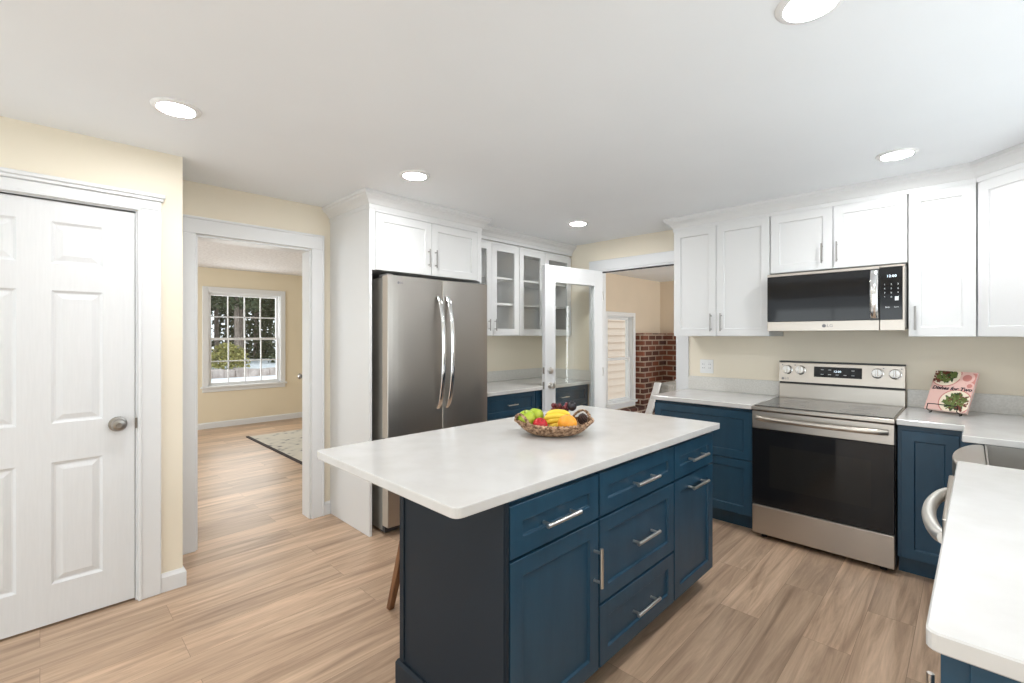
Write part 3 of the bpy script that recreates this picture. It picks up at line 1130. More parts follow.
# backguard
MB().box(R0 + .003, R1 - .003, 4.035, 4.085, .868, 1.005).build('backguard', STEELR, rg, bevel=.003)
MB().box(R0 + .006, R1 - .006, 4.045, 4.085, 1.005, 1.018).build('vent_slot', BLACK, rg)
o = MB().rings([[(R0 + .003, 4.025, 1.018), (R1 - .003, 4.025, 1.018), (R1 - .003, 4.085, 1.018), (R0 + .003, 4.085, 1.018)], [(R0 + .003, 4.045, 1.165), (R1 - .003, 4.045, 1.165), (R1 - .003, 4.085, 1.165), (R0 + .003, 4.085, 1.165)]]).build('control_panel', STEELR, rg, bevel=.002)
MB().box(R0 + .003, R1 - .003, 4.044, 4.086, 1.166, 1.176).build('top_cap', DKGREY, rg, bevel=.002)
tl = math.atan2(.02, .147)
TC = Matrix.Translation((0, 4.025, 1.018)) @ Matrix.Rotation(-tl, 4, 'X') @ Matrix(((1, 0, 0, 0), (0, -1, 0, 0), (0, 0, 1, 0), (0, 0, 0, 1)))
ds = MB(TC).box(-.826, -.538, -.002, .0015, .048, .124).build('display_panel', BLACKGL, rg)
text_mesh('12:00', .021, TC @ Matrix.Translation((-.682, .0019, .092)), LCD, rg, 'clock_display')
b = MB(TC)
for i in range(5):
    for j in range(2):
        if i in (2, 3) and j == 1:
            continue
        u = -.774 + .046 * i
        MB(TC).box(u - .009, u + .009, .0015, .0019, .067 + .034 * j, .0705 + .034 * j).build('key_mark', LIGHTTXT, rg)
for x in (-1.000, -.913, -.452, -.357):
    M = TC @ Matrix.Translation((x, 0, .092)) @ Matrix.Rotation(math.radians(-90), 4, 'X')
    k = MB(M).lathe([(.034, -.001), (.0345, .006), (.030, .008), (.029, .034), (.027, .037), (.003, .0375)], n=28).build('knob', CHROME, rg, smooth=True)
    MB(M).box(-.006, .006, -.027, .027, .037, .047).build('knob_grip', CHROME, k, bevel=.002)
for x in (-1.035, -.95, -.42, -.325):
    MB(TC).box(x - .004, x + .004, 0, .0006, .125, .133).build('panel_mark', GREYTXT, rg)
logo(TC, rg, -1.012, .024, .018, GREYTXT)

# ------------------------------------------------------------------ base cabinets on the range wall
CY = 3.45
bl = thing('base_cabinet', 'navy base cabinet with two wide drawers left of the range', 'cabinet', (-1.43, 3.72, 0))
MB().box(-1.80, R0 - .006, CY + .021, 4.098, .105, KZ - KT).build('carcass', BLUE, bl)
MB().box(-1.80, R0 - .006, CY + .095, 4.09, 0, .105).build('toe_kick', BLUE, bl)
for z0, z1 in ((.503, .842), (.118, .497)):
    d = shaker(FY(CY), 'drawer', BLUE, bl, -1.797, R0 - .010, z0, z1)
o = MB().prism(rounded([(-1.815, 4.099), (-1.815, 3.415), (R0 - .003, 3.415), (R0 - .003, 4.099)], .01, (1,)), KZ - KT, KZ).build('worktop', QUARTZ, bevel=.003)
tag(o, 'white quartz worktop on the wide navy drawers left of the range', 'worktop')
o = MB().box(-1.800, R0 - .003, 4.079, 4.099, KZ, KZ + .115).build('backsplash', QUARTZ_BR, bevel=.002)
tag(o, 'low quartz backsplash strip under the outlet left of the range', 'backsplash')

br = thing('base_cabinet', 'navy single door base cabinet right of the range', 'cabinet', (-.16, 3.72, 0))
MB().box(R1 + .006, .60, CY + .021, 4.098, .105, KZ - KT).build('carcass', BLUE, br)
MB().box(R1 + .006, .60, CY + .075, 4.09, 0, .105).build('toe_kick', BLUE, br)
shaker(FY(CY), 'door', BLUE, br, R1 + .022, -.040, .108, .832)
MB(FY(CY)).box(R1 + .006, .0, -.021, -.012, .105, KZ - KT).build('face_frame', BLUE, br)

# right-hand run
def rxf(y):       # front line of the right-hand worktop
    return -.052 + (y - 1.0) / 2.45 * .030


poly = [(R1 + .003, 4.099), (R1 + .003, 3.415), (rxf(3.415), 3.415), (rxf(3.075), 3.075), (.505, 3.075), (.505, 2.435), (rxf(2.435), 2.435), (rxf(1.0), 1.0), (.639, 1.0), (.639, 4.099)]
o = MB().prism(rounded(poly, .022, (7,)), KZ - KT, KZ).build('worktop', QUARTZ, bevel=.003)
tag(o, 'white quartz worktop turning the corner around the steel sink', 'worktop')
b = MB().box(R1 + .003, .639, 4.079, 4.099, KZ, KZ + .115).box(.619, .639, 1.0, 4.079, KZ, KZ + .115)
tag(b.build('backsplash', QUARTZ_BR, bevel=.002), 'low quartz backsplash strip behind the cookbook', 'backsplash')

nc = thing('base_cabinet', 'bright blue end cabinet under the near right worktop', 'cabinet', (.3, 1.4, 0))
MB().box(-.012, .63, 1.045, 1.775, .105, KZ - KT).build('carcass', BLUE, nc)
MB().box(.055, .63, 1.06, 1.775, 0, .105).build('toe_kick', BLUE, nc)
TE = FY(1.026)
b = MB(TE)
b.box(-.034, .63, -.018, 0, .0, KZ - KT)
b.build('end_panel', BLUE, nc, bevel=.001)
b = MB(TE)
b.box(.0, .075, 0, .010, .105, KZ - KT).box(.56, .63, 0, .010, .105, KZ - KT).box(.075, .56, 0, .010, KZ - KT - .075, KZ - KT).box(.0, .63, 0, .010, .0, .105)
b.build('panel_frame', BLUE, nc, bevel=.001)
TN = FXn(-.034)
d = shaker(TN, 'door', BLUE, nc, 1.05, 1.772, .115, .665)
bar_handle(TN, d, 1.51, .34, 1.51, .555, r=.0075, out=.034, inset=.05)
d = shaker(TN, 'drawer', BLUE, nc, 1.05, 1.772, .672, .855)

dw = thing('dishwasher', 'stainless dishwasher with a wide bowed handle under the right worktop', 'dishwasher', (.25, 2.1, 0))
MB().box(-.03, .58, 1.780, 2.360, .10, KZ - KT - .002).build('body', STEELSIDE, dw)
MB().box(.03, .58, 1.785, 2.355, 0, .10).build('toe_kick', BLACK, dw)
MB().box(-.056, -.03, 1.780, 2.360, .11, .855).build('door', STEELR, dw, bevel=.003)
pts = [(-.050 - .046 * math.sin(math.pi * i / 28) ** .6, 1.80 + .54 * i / 28, .795) for i in range(29)]
MB().rings([[(p[0] + .018 * math.cos(a), p[1], p[2] + .020 * math.sin(a)) for a in [2 * math.pi * j / 14 for j in range(14)]] for p in pts]).build('handle', SATIN, dw, smooth=True)

sb = thing('sink_cabinet', 'navy base cabinet below the steel apron sink', 'cabinet', (.25, 2.75, 0))
MB().box(-.01, .60, 2.402, 3.46, .105, .64).build('carcass', BLUE, sb)
MB().box(.06, .60, 2.402, 3.46, 0, .105).build('toe_kick', BLUE, sb)
for a, e in ((2.405, 2.74), (2.744, 3.08)):
    shaker(FXn(-.032), 'door', BLUE, sb, a, e, .115, .63)
MB().box(-.03, .60, 3.095, 3.46, .64, KZ - KT).build('filler_panel', BLUE, sb)

sk = thing('sink', 'stainless apron front sink with a bowed front set between the worktops', 'sink', (.25, 2.75, .645))
ap = [(.046, 3.085)]
for i in range(25):
    t = i / 24
    y = 3.085 - .72 * t
    ap.append((.030 - .084 * math.sin(math.pi * t) ** .62, y))
ap.append((.046, 2.365))
MB().prism(ap, .66, KZ - KT - .003).build('apron', STEELS, sk, bevel=.006, seg=2)
b = MB()
bx0, bx1, by0, by1 = .048, .50, 2.405, 3.085
b.box(bx0, bx0 + .006, by0, by1, .65, KZ - KT - .002).box(bx1 - .006, bx1, by0, by1, .65, KZ - KT - .002)
b.box(bx0 + .006, bx1 - .006, by0, by0 + .006, .65, KZ - KT - .002).box(bx0 + .006, bx1 - .006, by1 - .006, by1, .65, KZ - KT - .002).box(bx0 + .006, bx1 - .006, by0 + .006, by1 - .006, .65, .656)
b.build('basin', STEELS, sk, bevel=.001)
MB(Matrix.Translation((.27, 2.74, .656))).lathe([(.045, 0), (.045, .002), (.035, .003), (.03, .001), (.003, .001)], n=20).build('drain', DKNICKEL, sk, smooth=True)

# ------------------------------------------------------------------ island
IX = -1.0
IB = -1.570
o = MB().prism(rounded([(-.998, .796), (-.966, 2.588), (-1.885, 2.588), (-1.926, .796)], .030, (0, 3)), KZ - KT, KZ).build('island_worktop', QUARTZ, bevel=.004, seg=2)
tag(o, 'large white quartz worktop on the navy island', 'worktop')
TI = FX(IX)
ZT = KZ - KT - .0005


def island_unit(y0, y1, label):
    c = thing('island_cabinet', label, 'cabinet', ((IX + IB) / 2, (y0 + y1) / 2, 0))
    MB().box(IB, IX - .021, y0, y1, .105, ZT).build('carcass', BLUE, c)
    MB().box(IB + .02, IX - .09, y0, y1, 0, .105).build('toe_kick', BLUE, c)
    return c


i1 = island_unit(1.002, 1.486, 'navy island cabinet nearest the camera with one drawer over a door and an end panel coloured darker for shade')
d = shaker(TI, 'drawer', BLUE, i1, 1.008, 1.482, .682, .846)
bar_handle(TI, d, 1.145, .757, 1.325, .757)
d = shaker(TI, 'door', BLUE, i1, 1.008, 1.482, .108, .672)
bar_handle(TI, d, 1.452, .44, 1.452, .585)
# end panel facing the camera with posts and a base board
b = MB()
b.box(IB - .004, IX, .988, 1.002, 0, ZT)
b.build('end_panel', SHADED_NAVY, i1, bevel=.001)
MB().box(IB - .012, IB + .016, .982, 1.004, .1, ZT).build('corner_post', SHADED_NAVY, i1, bevel=.0015)
MB().box(IX - .026, IX - .004, .984, .988, .1, ZT).build('corner_post', SHADED_NAVY, i1, bevel=.001)
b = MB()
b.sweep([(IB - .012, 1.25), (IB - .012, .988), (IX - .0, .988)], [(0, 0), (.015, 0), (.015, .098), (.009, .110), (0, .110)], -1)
b.build('base_moulding', SHADED_NAVY, i1)
i2 = island_unit(1.488, 2.112, 'navy island cabinet in the middle with a stack of three drawers')
for z0, z1, hz in ((.682, .846, .757), (.352, .672, .515), (.108, .342, .222)):
    d = shaker(TI, 'drawer', BLUE, i2, 1.491, 2.109, z0, z1)
    bar_handle(TI, d, 1.72, hz, 1.905, hz)
i3 = island_unit(2.114, 2.578, 'navy island cabinet farthest from the camera with a drawer over a pull-out front')
d = shaker(TI, 'drawer', BLUE, i3, 2.118, 2.575, .682, .842)
bar_handle(TI, d, 2.255, .757, 2.44, .757)
d = shaker(TI, 'door', BLUE, i3, 2.118, 2.575, .108, .672)
bar_handle(TI, d, 2.255, .618, 2.44, .618)
MB().box(IB, IX - .021, 2.578, 2.586, .106, ZT).build('end_panel', BLUE, i3)

# wooden counter stool tucked under the overhang
stl = thing('counter_stool', 'wooden counter stool tucked behind the island with one splayed leg showing', 'stool', (-1.86, 1.40, 0))
cx_, cy_ = -1.86, 1.42
for sx in (-1, 1):
    for sy in (-1, 1):
        top = Vector((cx_ + sx * .11, cy_ + sy * .11, .60))
        bot = Vector((cx_ + sx * .215, cy_ + sy * .185, 0))
        rs = []
        for i in range(6):
            t = i / 5
            p = top.lerp(bot, t)
            h = .021 - .006 * t
            rs.append([(p.x + a * h, p.y + c * h, p.z) for a, c in ((-1, -1), (1, -1), (1, 1), (-1, 1))])
        MB().rings(rs).build('leg', WALNUT, stl, bevel=.003)
seat = MB(Matrix.Translation((cx_, cy_, .60)))
seat.lathe([(.02, 0), (.15, 0), (.168, .012), (.17, .03), (.155, .04), (.06, .034), (.004, .032)], n=32)
seat.build('seat', WALNUT, stl, smooth=True)
b = MB()
for sx in (-1, 1):
    b.tube([(cx_ + sx * .18, cy_ - .16, .20), (cx_ + sx * .18, cy_ + .16, .20)], .010, 8)
b.tube([(cx_ - .17, cy_, .20), (cx_ + .17, cy_, .20)], .009, 8)
b.build('stretcher', WALNUT, stl, smooth=True)

# ------------------------------------------------------------------ fruit basket on the island
RT = Vector((.7125, .7016, 0))
FWD = Vector((-.7016, .7125, 0))
BC = Vector((-1.420, 1.730, KZ))
TB = Matrix(((RT.x, FWD.x, 0, BC.x), (RT.y, FWD.y, 0, BC.y), (0, 0, 1, BC.z), (0, 0, 0, 1)))
bk = thing('fruit_basket', 'boat shaped woven wicker basket on the island', 'basket', tuple(BC))


def basket_pt(th, t, off=0.0):
    """t: 0 centre of the base, 1 rim"""
    ca, sa = math.cos(th), math.sin(th)
    ra = .178 + .004 * math.cos(2 * th)
    rb = .130
    prof = .48 * min(1, t / .35) + .52 * max(0, (t - .35) / .65) ** .75
    rim = .048 + .016 * abs(ca) ** 3
    z = rim * max(0, (t - .35) / .65) ** 1.35
    x = (ra * prof + off) * ca
    y = (rb * prof + off) * sa
    return Vector((x, y, z + .003))


b = MB(TB)
N, Mt = 112, 17
outer, inner = [], []
for i in range(Mt + 1):
    t = i / Mt
    ro, ri = [], []
    for j in range(N):
        th = 2 * math.pi * j / N
        wv = .0030 * math.sin(th * 28 + (math.pi if i % 2 else 0)) * (1 if t > .38 else .2)
        ro.append(basket_pt(th, max(t, .02), .003 + wv))
        ri.append(basket_pt(th, max(t, .02), -.003 + wv) + Vector((0, 0, .003)))
    outer.append(ro)
    inner.append(ri)
b.rings(outer + inner[::-1])
b.build('bowl', WICKER, bk, smooth='all')
b = MB(TB)
for k in range(2):
    pts = []
    for j in range(160):
        th = 2 * math.pi * j / 160
        p = basket_pt(th, 1)
        ph = th * 30 + k * math.pi
        pts.append(p + Vector((.0045 * math.cos(ph) * math.cos(th), .0045 * math.cos(ph) * math.sin(th), .004 + .0045 * math.sin(ph))))
    b.tube(pts, .0052, 6, close=True)
b.build('rim', WICKER, bk, smooth='all')
for a0 in (math.radians(36), math.radians(208)):
    for k in range(2):
        pass
    b = MB(TB)
    for k in range(2):
        pts = []
        for j in range(31):
            t = j / 30
            th = a0 + (t - .5) * .72
            p = basket_pt(th, 1, .004)
            ph = t * 26 + k * math.pi
            pts.append(p + Vector((.004 * math.cos(ph), .004 * math.sin(ph), .004 + .040 * math.sin(math.pi * t) ** .8)))
        b.tube(pts, .0050, 6)
    b.build('handle', WICKER, bk, smooth='all')


def fruit(name, label, cat, T, group=None):
    o = bpy.data.objects.new(name, None)
    COL.objects.link(o)
    o.location = T.translation
    o.rotation_euler = T.to_euler()
    o['label'] = label
    o['category'] = cat
    if group:
        o['group'] = group
    WM[o] = T.copy()
    return o


def apple(label, m, a, b_, z, r, tilt):
    T = TB @ Matrix.Translation((a, b_, z)) @ Matrix.Rotation(tilt[0], 4, 'X') @ Matrix.Rotation(tilt[1], 4, 'Y')
    o = fruit('apple', label, 'apple', T)
    prof = []
    for i in range(25):
        th = math.pi * i / 24
        rr = r * (math.sin(th) * (1.03 + .05 * math.cos(th)))
        zz = -r * .93 * math.cos(th) - (-.22 * r * math.exp(-(rr / (.33 * r)) ** 2) if th < 1.5 else .26 * r * math.exp(-(rr / (.36 * r)) ** 2))
        prof.append((rr, zz))
    MB(T).lathe(prof, n=28).build('flesh', m, o, smooth='all')
    MB(T).tube([(0, 0, r * .62), (.002, 0, r * .9), (.006, 0, r * 1.12)], .0018, 6).build('stem', STEM, o, smooth=True)
    return o


apple('green apple at the left end of the wicker basket', GREENAP, -.134, -.014, .080, .042, (.3, -.25))
apple('green apple behind the leftmost green apple', GREENAP, -.085, .056, .084, .038, (-.2, .2))
apple('red apple at the front of the basket between green apples and bananas', REDAP, -.071, -.063, .058, .035, (.5, .2))


def orange(a, b_, z, r):
    T = TB @ Matrix.Translation((a, b_, z))
    o = fruit('orange', 'round orange at the front of the wicker basket', 'orange', T)
    MB(T).lathe([(r * math.sin(math.pi * i / 24), -r * .96 * math.cos(math.pi * i / 24) - (.05 * r if i == 24 else 0)) for i in range(25)], n=30).build('peel', ORANGE, o, smooth='all')
    MB(T).lathe([(.004, r * .90), (.0045, r * .945), (.001, r * .95)], n=8).build('stem_button', STEM, o)


orange(.056, -.062, .062, .045)

# a hand of four bananas
bt = fruit('banana_bunch', 'bunch of yellow bananas in the middle of the basket', 'bananas', TB @ Matrix.Translation((.0, 0, .05)))
for k, (oy, oz, sc) in enumerate(((-.004, .040, .8), (-.002, .060, .95), (.002, .079, 1.0), (.012, .097, .9))):
    pts, rads = [], []
    for i in range(19):
        t = i / 18
        x = .075 - .125 * sc * t
        bend = -.030 * (2 * t - 1) ** 2 + .018
        pts.append((x, oy + bend * .5, oz + bend * .35))
        rads.append(.0155 * sc * min(1, (t + .06) * 5, (1.03 - t) * 5.5) ** .6)
    bb = MB(TB).tube(pts, .015, 9, rads=rads).build('banana', BANANA, bt, smooth='all')
    p = Vector(pts[-1])
    MB(TB).tube([p + Vector((.004, 0, 0)), p + Vector((-.006, 0, .0))], .003, 7).build('tip', BTIP, bb)

gb = fruit('grape_bunch', 'bunch of red grapes along the back of the basket', 'grapes', TB @ Matrix.Translation((.05, .05, .09)))
random.seed(3)
gp = []
for i in range(26):
    for tr in range(30):
        p = Vector((random.uniform(.000, .074), random.uniform(.048, .085), random.uniform(.095, .132)))
        if all((p - q).length > .0165 for q in gp):
            gp.append(p)
            break
for p in gp:
    MB(TB).ball(p, .0105, 10, (1, 1, 1.12)).build('grape', GRAPE, gb, smooth='all')
b = MB(TB).tube([(-.0, .06, .115), (.04, .065, .128), (.09, .07, .118)], .002, 6)
b.build('stalk', STEM, gb, smooth=True)

T = TB @ Matrix.Translation((.092, .050, .128))
pl = fruit('plum', 'dark purple plum topmost at the back of the basket', 'plum', T)
MB(T).ball((0, 0, 0), .023, 18, (1, 1, 1.05)).build('flesh', PLUM, pl, smooth='all')
MB(T).tube([(0, 0, .021), (.001, 0, .028)], .0016, 6).build('stem', STEM, pl)
T = TB @ Matrix.Translation((.138, .012, .072))
bp_ = fruit('dark_cone', 'dark knobbly cone at the right end of the basket', 'cone', T)
b = MB(T)
for i in range(9):
    for j in range(9):
        th = math.pi * (i + .5) / 9
        a = 2 * math.pi * (j + .5 * (i % 2)) / 9
        r_ = .019
        b.ball((r_ * math.sin(th) * math.cos(a), r_ * math.sin(th) * math.sin(a), r_ * 1.15 * math.cos(th)), .0065, 6)
b.ball((0, 0, 0), .019, 12)
b.build('scales', CONE, bp_, smooth='all')
MB(T).tube([(0, 0, .020), (.002, .0, .03)], .002, 6).build('stem', STEM, bp_)

# ------------------------------------------------------------------ cookbook on its wire easel
yaw, lean = math.radians(-25), math.radians(28)
B0 = Vector((-.204, 3.86, KZ))
Tb = Matrix.Translation(B0) @ Matrix.Rotation(yaw, 4, 'Z')
Tc = Tb @ Matrix.Translation((0, 0, .022)) @ Matrix.Rotation(-lean, 4, 'X') @ Matrix(((1, 0, 0, 0), (0, -1, 0, 0), (0, 0, 1, 0), (0, 0, 0, 1)))
BW, BH, BT = .208, .262, .016
bo = fruit('cookbook', 'pink cookbook with salad plates leaning on a black wire easel', 'book', Tb)
MB(Tc).box(0, BW, 0, .0016, 0, BH).box(0, BW, -BT, -BT + .0016, 0, BH).box(0, .002, -BT, .0016, 0, BH).build('cover', PINK, bo)
MB(Tc).box(.003, BW - .004, -BT + .0017, -.0001, .003, BH - .003).build('pages', PAPER, bo)


def clip(poly, x0, x1, z0, z1):
    for ax_, lim, keep in ((0, x0, 1), (0, x1, -1), (1, z0, 1), (1, z1, -1)):
        out = []
        for i in range(len(poly)):
            p, q = poly[i - 1], poly[i]
            dp, dq = (p[ax_] - lim) * keep, (q[ax_] - lim) * keep
            if (dp >= 0) != (dq >= 0):
                t = dp / (dp - dq)
                out.append((p[0] + (q[0] - p[0]) * t, p[1] + (q[1] - p[1]) * t))
            if dq >= 0:
                out.append(q)
        poly = out
        if not poly:
            break
    return poly


def art(T, polys, n, m, name, parent):
    b = MB(T)
    for p in polys:
        p = clip(p, .001, BW - .001, .001, BH - .001)
        if len(p) > 2:
            b.face([b.v((u, n, z)) for u, z in p])
    return b.build(name, m, parent)


def circ(u, z, r, n=28, s_=1.0):
    return [(u + r * math.cos(2 * math.pi * i / n), z + s_ * r * math.sin(2 * math.pi * i / n)) for i in range(n)]


plates = [(.060, .235, .072), (.140, .062, .075)]
art(Tc, [circ(u, z, r * 1.08) for u, z, r in plates] + [circ(.19, .215, .04)], .0018, PINKD, 'plate_shadow', bo)
art(Tc, [circ(u, z, r) for u, z, r in plates], .0020, CREAMP, 'plate_picture', bo)
art(Tc, [circ(.165, .222, .036), circ(.186, .172, .022), circ(.04, .075, .02)], .0021, PINK, 'petal_picture', bo)
art(Tc, [circ(.165, .222, .022), circ(.186, .172, .013)], .0022, PINKD, 'flower_picture', bo)
random.seed(11)
for m_, nn, lay, nm in ((LEAF, 60, .0023, 'salad_picture'), (FOODB, 26, .0025, 'beetroot_picture'), (LEAF2, 34, .0027, 'lettuce_picture')):
    for u, z, r in plates:
        ps = []
        for i in range(nn):
            a, q = random.uniform(0, 6.28), random.random() ** .5 * r * .68
            cu_, cz_ = u + q * math.cos(a), z + q * math.sin(a)
            L_, w_, ro = random.uniform(.008, .018), random.uniform(.003, .008), random.uniform(0, 3.14)
            if m_ is FOODB:
                cu_ += .02 if z < .1 else -.025
            ps.append([(cu_ + L_ * math.cos(t) * math.cos(ro) - w_ * math.sin(t) * math.sin(ro), cz_ + L_ * math.cos(t) * math.sin(ro) + w_ * math.sin(t) * math.cos(ro)) for t in [2 * math.pi * k / 8 for k in range(8)]])
        art(Tc, ps, lay, m_, nm, bo)
text_mesh('Dishes for Two', 0.0305, Tc @ Matrix.Translation((.106, .0030, .146)), INK, bo, 'title', shear=.25, depth=.0002, bold=.0013)

ea = fruit('book_easel', 'black wire easel holding the pink cookbook', 'easel', Tb)
up = Vector((0, math.sin(lean), math.cos(lean)))
nn = Vector((0, -math.cos(lean), math.sin(lean)))
def onbook(u, h, off):
    return Vector((u, 0, .022)) + up * h + nn * off
b = MB(Tb)
for u in (.03, .178):
    # hook: foot under the book and lip in front
    b.tube([onbook(u, .10, -BT - .006), onbook(u, -.010, -BT - .006), onbook(u, -.010, .030), onbook(u, .022, .034)], .0026, 8)
b.tube([onbook(.03, .022, .034), onbook(.06, .024, .034), onbook(.178, .022, .034)], .0026, 8)
b.tube([onbook(.03, .10, -BT - .006), onbook(.104, .17, -BT - .006), onbook(.178, .10, -BT - .006)], .0026, 8)
for u in (.03, .178):
    p = onbook(u, -.010, -BT - .006)
    b.tube([p, Vector((u, p.y, .003)), Vector((u, p.y - .02, .003))], .0026, 8)
b.build('frame', WIRE, ea, smooth=True)
b = MB(Tb)
tp = onbook(.104, .17, -BT - .008)
b.tube([tp, Vector((.165, .095, .003)), Vector((.055, .095, .003)), tp], .0026, 8)
b.build('rear_strut', WIRE, ea, smooth=True)

# ------------------------------------------------------------------ outlet
ol = thing('wall_outlet', 'white wall outlet plate left of the range', 'outlet', (-1.60, 4.1, 1.11))
TO = FY(4.0995)
MB(TO).box(-1.700, -1.585, 0, .005, 1.042, 1.162).build('plate', WHITEP, ol, bevel=.0015)
for u in (-1.670, -1.615):
    r_ = MB(TO).box(u - .017, u + .017, .0045, .0065, 1.072, 1.138).build('receptacle', WHITEP, ol, bevel=.001)
    b = MB(TO)
    for z in (1.088, 1.120):
        b.box(u - .008, u - .005, .0066, .0069, z - .005, z + .006).box(u + .005, u + .008, .0066, .0069, z - .005, z + .006)
    b.build('slot', GREYTXT, r_)

# ------------------------------------------------------------------ recessed ceiling lights
for x, y, where in ((-2.433, .412, 'leftmost round recessed ceiling light, near the closet wall'),
                    (-2.415, 1.605, 'round recessed ceiling light in front of the refrigerator cabinet'),
                    (-2.43, 3.284, 'small far recessed ceiling light near the glass door cabinets'),
                    (-.281, 3.244, 'round recessed ceiling light before the cabinets right of the microwave'),
                    (-.335, 1.592, 'round recessed ceiling light cut by the top edge of the photo'),
                    (-.335, .10, 'added round recessed ceiling light above the camera, outside the photo')):  # unseen lamp added to brighten the aisle floor, continuing the row
    dl_ = thing('ceiling_light', where, 'ceiling light', (x, y, CZ - .012))
    M = Matrix.Translation((x, y, CZ))
    MB(M).lathe([(.066, -.0005), (.066, -.007), (.070, -.0105), (.084, -.009), (.0905, -.004), (.0915, -.0005)], n=40).build('trim_ring', WHITEP, dl_, smooth=True)
    MB(M).lathe([(.0655, -.002), (.0655, -.0075), (.03, -.0085), (.001, -.0085)], n=36).build('diffuser', LAMP, dl_, smooth=True)

# ------------------------------------------------------------------ living room rug
rgo = thing('area_rug', 'cream patterned rug with a dark edge on the living room floor', 'rug', (-5.6, 2.75, 0))
MB().box(-6.93, -4.3, 1.985, 3.6, .0, .010).build('pile', RUG, rgo)
b = MB()
b.box(-6.96, -4.27, 1.95, 1.985, 0, .012).box(-6.96, -4.27, 3.6, 3.635, 0, .012)
b.build('binding', mat('rug_binding', (.045, .035, .035), .9), rgo)

# ------------------------------------------------------------------ sunroom furniture
sv = thing('wood_stove', 'dark iron stove against the sunroom brick corner', 'stove', (-2.35, 6.35, SZ))
MB(Matrix.Translation((-2.42, 6.42, SZ))).lathe([(.02, .12), (.24, .12), (.26, .18), (.26, 1.15), (.24, 1.30), (.16, 1.40), (.09, 1.43), (.09, 1.5), (.02, 1.5)], n=28).build('body', IRON, sv, smooth=True)
b = MB()
for k in range(4):
    a = math.pi / 4 + k * math.pi / 2
    x, y = -2.42 + .2 * math.cos(a), 6.42 + .2 * math.sin(a)
    b.tube([(x, y, SZ), (x, y, SZ + .14)], .022, 8)
b.build('leg', IRON, sv)
MB().tube([(-2.62, 6.23, .95), (-2.64, 6.21, .95)], .018, 10).build('handle', CHROME, sv)

ch = thing('lounge_chair', 'white framed lounge chair with grey cushion beyond the patio doorway', 'chair', (-2.2, 5.0, SZ))
for y in (4.72, 5.22):
    pts = [(-2.52, y, SZ + .015), (-2.50, y, .20), (-2.56, y, .42), (-2.50, y, .60), (-2.44, y, .78), (-2.42, y, .86)]
    rs = []
    for p in pts:
        rs.append([(p[0] + a * .035, p[1] + c * .022, p[2]) for a, c in ((-1, -1), (1, -1), (1, 1), (-1, 1))])
    MB().rings(rs).build('frame_side', RUBBER, ch, bevel=.006)
    MB().box(-1.82, -1.77, y - .022, y + .022, SZ, .22).build('leg', RUBBER, ch, bevel=.004)
    MB().box(-2.52, -1.77, y - .022, y + .022, .18, .24).build('rail', RUBBER, ch, bevel=.004)
MB().box(-2.46, -1.79, 4.745, 5.195, .22, .34).build('seat_cushion', CUSH, ch, bevel=.03, seg=3)
MB().rings([[(-2.47, 4.745, .34), (-2.33, 4.745, .34), (-2.33, 5.195, .34), (-2.47, 5.195, .34)], [(-2.41, 4.745, .86), (-2.31, 4.745, .84), (-2.31, 5.195, .84), (-2.41, 5.195, .86)]]).build('back_cushion', CUSH, ch, bevel=.02, seg=3)

# ------------------------------------------------------------------ outside
MB().box(-60, LX - .16, -30, 40, -.5, -.3).build('ground', SNOW, kind='structure')
o = MB().box(-5.3, -5.15, 6.0, 10.5, -.7, 3.2)
for k in range(26):
    z = -.65 + k * .145
    o.rings([[(-5.15, 6.0, z), (-5.11, 6.0, z), (-5.15, 6.0, z + .145)], [(-5.15, 10.5, z), (-5.11, 10.5, z), (-5.15, 10.5, z + .145)]])
o.build('wall_siding', mat('beige_siding', (.62, .50, .40), .7), kind='structure')
st_ = MB()
random.seed(5)
for k in range(26):
    y = 3.0 + k * .42
    st_.box(-21.4 - random.uniform(0, .1), -21.0 + random.uniform(0, .1), y, y + .42, -.35, .03 + random.uniform(-.05, .05))
tag(st_.build('garden_wall', STONE, bevel=.03), 'low pinkish stone wall in the snow outside the window', 'wall')


def leaf_mesh(name, n, shape, size, seed):
    """one mesh of small crossed leaf clumps filling a crown"""
    rnd = random.Random(seed)
    b = MB()
    for i in range(n):
        p = shape(rnd)
        s_ = size * rnd.uniform(.6, 1.3)
        q = [Vector((rnd.uniform(-1, 1), rnd.uniform(-1, 1), rnd.uniform(-.7, .7))).normalized() * s_ for _ in range(4)]
        vs = [b.v(p + x) for x in q]
        for f in ((0, 1, 2), (0, 2, 3), (0, 3, 1), (1, 3, 2)):
            b.face([vs[k] for k in f])
    return b


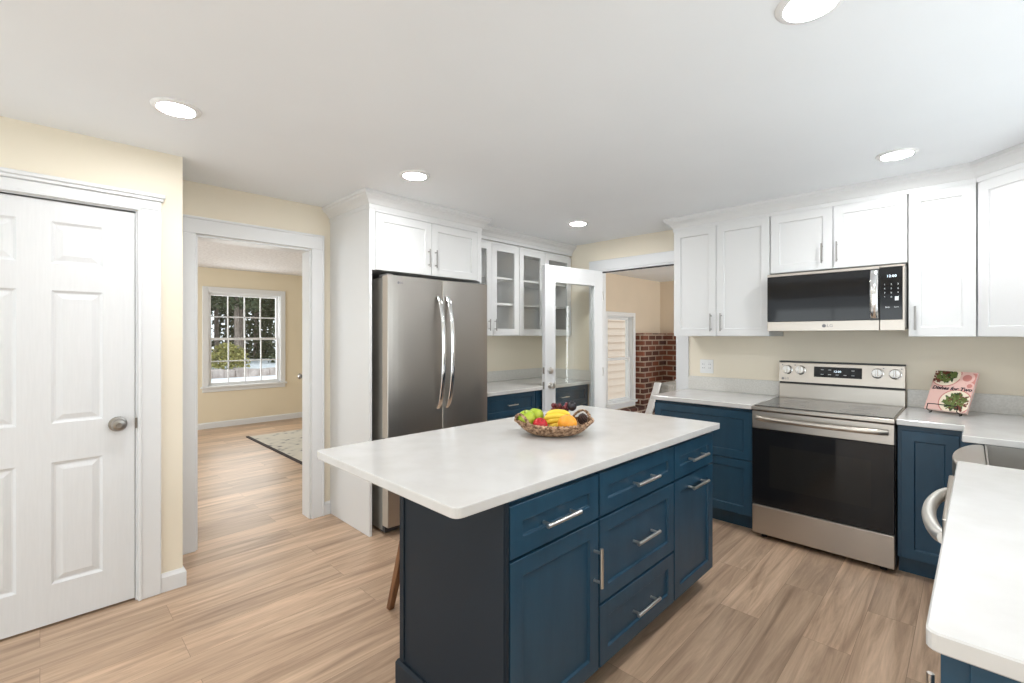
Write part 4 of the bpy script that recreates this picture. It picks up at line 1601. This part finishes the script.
def pine_shape(h0, h1, r):
    def f(rnd):
        t = rnd.random() ** 1.3
        z = h0 + (h1 - h0) * t
        rr = r * (1 - t) ** .8 * (.35 + .65 * rnd.random()) + .05
        a = rnd.uniform(0, 6.283)
        return Vector((rr * math.cos(a), rr * math.sin(a), z - .25 * rr))
    return f


random.seed(21)
protos = []
pine_labels = ['tall dark pine with a bare lower trunk outside the window', 'dark bushy pine among the trees outside the window']
for k in range(2):
    t = thing('pine_tree', pine_labels[k], 'tree', (0, 0, -.3), group='%s pines beyond the living room window' % ('bare trunked' if k == 0 else 'bushy'))
    b = MB().tube([(0, 0, -.6), (.05, .02, 3), (0, .05, 7), (.03, 0, 11)], .16, 8, rads=[.17, .14, .10, .03])
    tk = b.build('trunk', BARK, t, smooth=True)
    bb = leaf_mesh('foliage', 1500, pine_shape(3.4 if k == 0 else -.2, 11, 1.15), .19, 30 + k)
    bb.build('foliage', PINE, t)
    protos.append(t)
spots = []
for i in range(6):
    for j in range(6):
        spots.append((-30.5 - 3.3 * i + random.uniform(-.3, .3), 2.2 + 2.9 * j + (1.45 if i % 2 else 0) + random.uniform(-.25, .25)))
for i, (x, y) in enumerate(spots):
    src = protos[0 if i % 3 else 1]
    if i in (0, 1):
        r_ = protos[1 if i == 0 else 0]
    else:
        r_ = src.copy()
        COL.objects.link(r_)
        for c_ in src.children:
            q = c_.copy()
            COL.objects.link(q)
            q.parent = r_
    r_.location = (x, y, -.3)
    s_ = random.uniform(.88, 1.08)
    r_.scale = (s_, s_, s_)
    r_.rotation_euler = (0, 0, random.uniform(0, 6.28))


def blob_shape(rx, ry, rz):
    def f(rnd):
        v = Vector((rnd.gauss(0, 1), rnd.gauss(0, 1), rnd.gauss(0, 1))).normalized() * rnd.uniform(.6, 1)
        return Vector((v.x * rx, v.y * ry, abs(v.z) * rz + .1))
    return f


bs = thing('garden_bush', 'yellow green bush in front of the pines outside the window', 'bush', (-26.4, 6.6, -.3))
T = WM[bs]
bq = leaf_mesh('leaves', 1500, blob_shape(.8, .95, 1.25), .09, 77)
bmesh.ops.transform(bq.bm, matrix=T, verts=bq.bm.verts[:])
bq.build('leaves', BUSHM, bs)
MB(T).tube([(0, 0, 0), (.05, 0, .5), (0, .1, 1.1)], .05, 7).build('stem', BARK, bs)
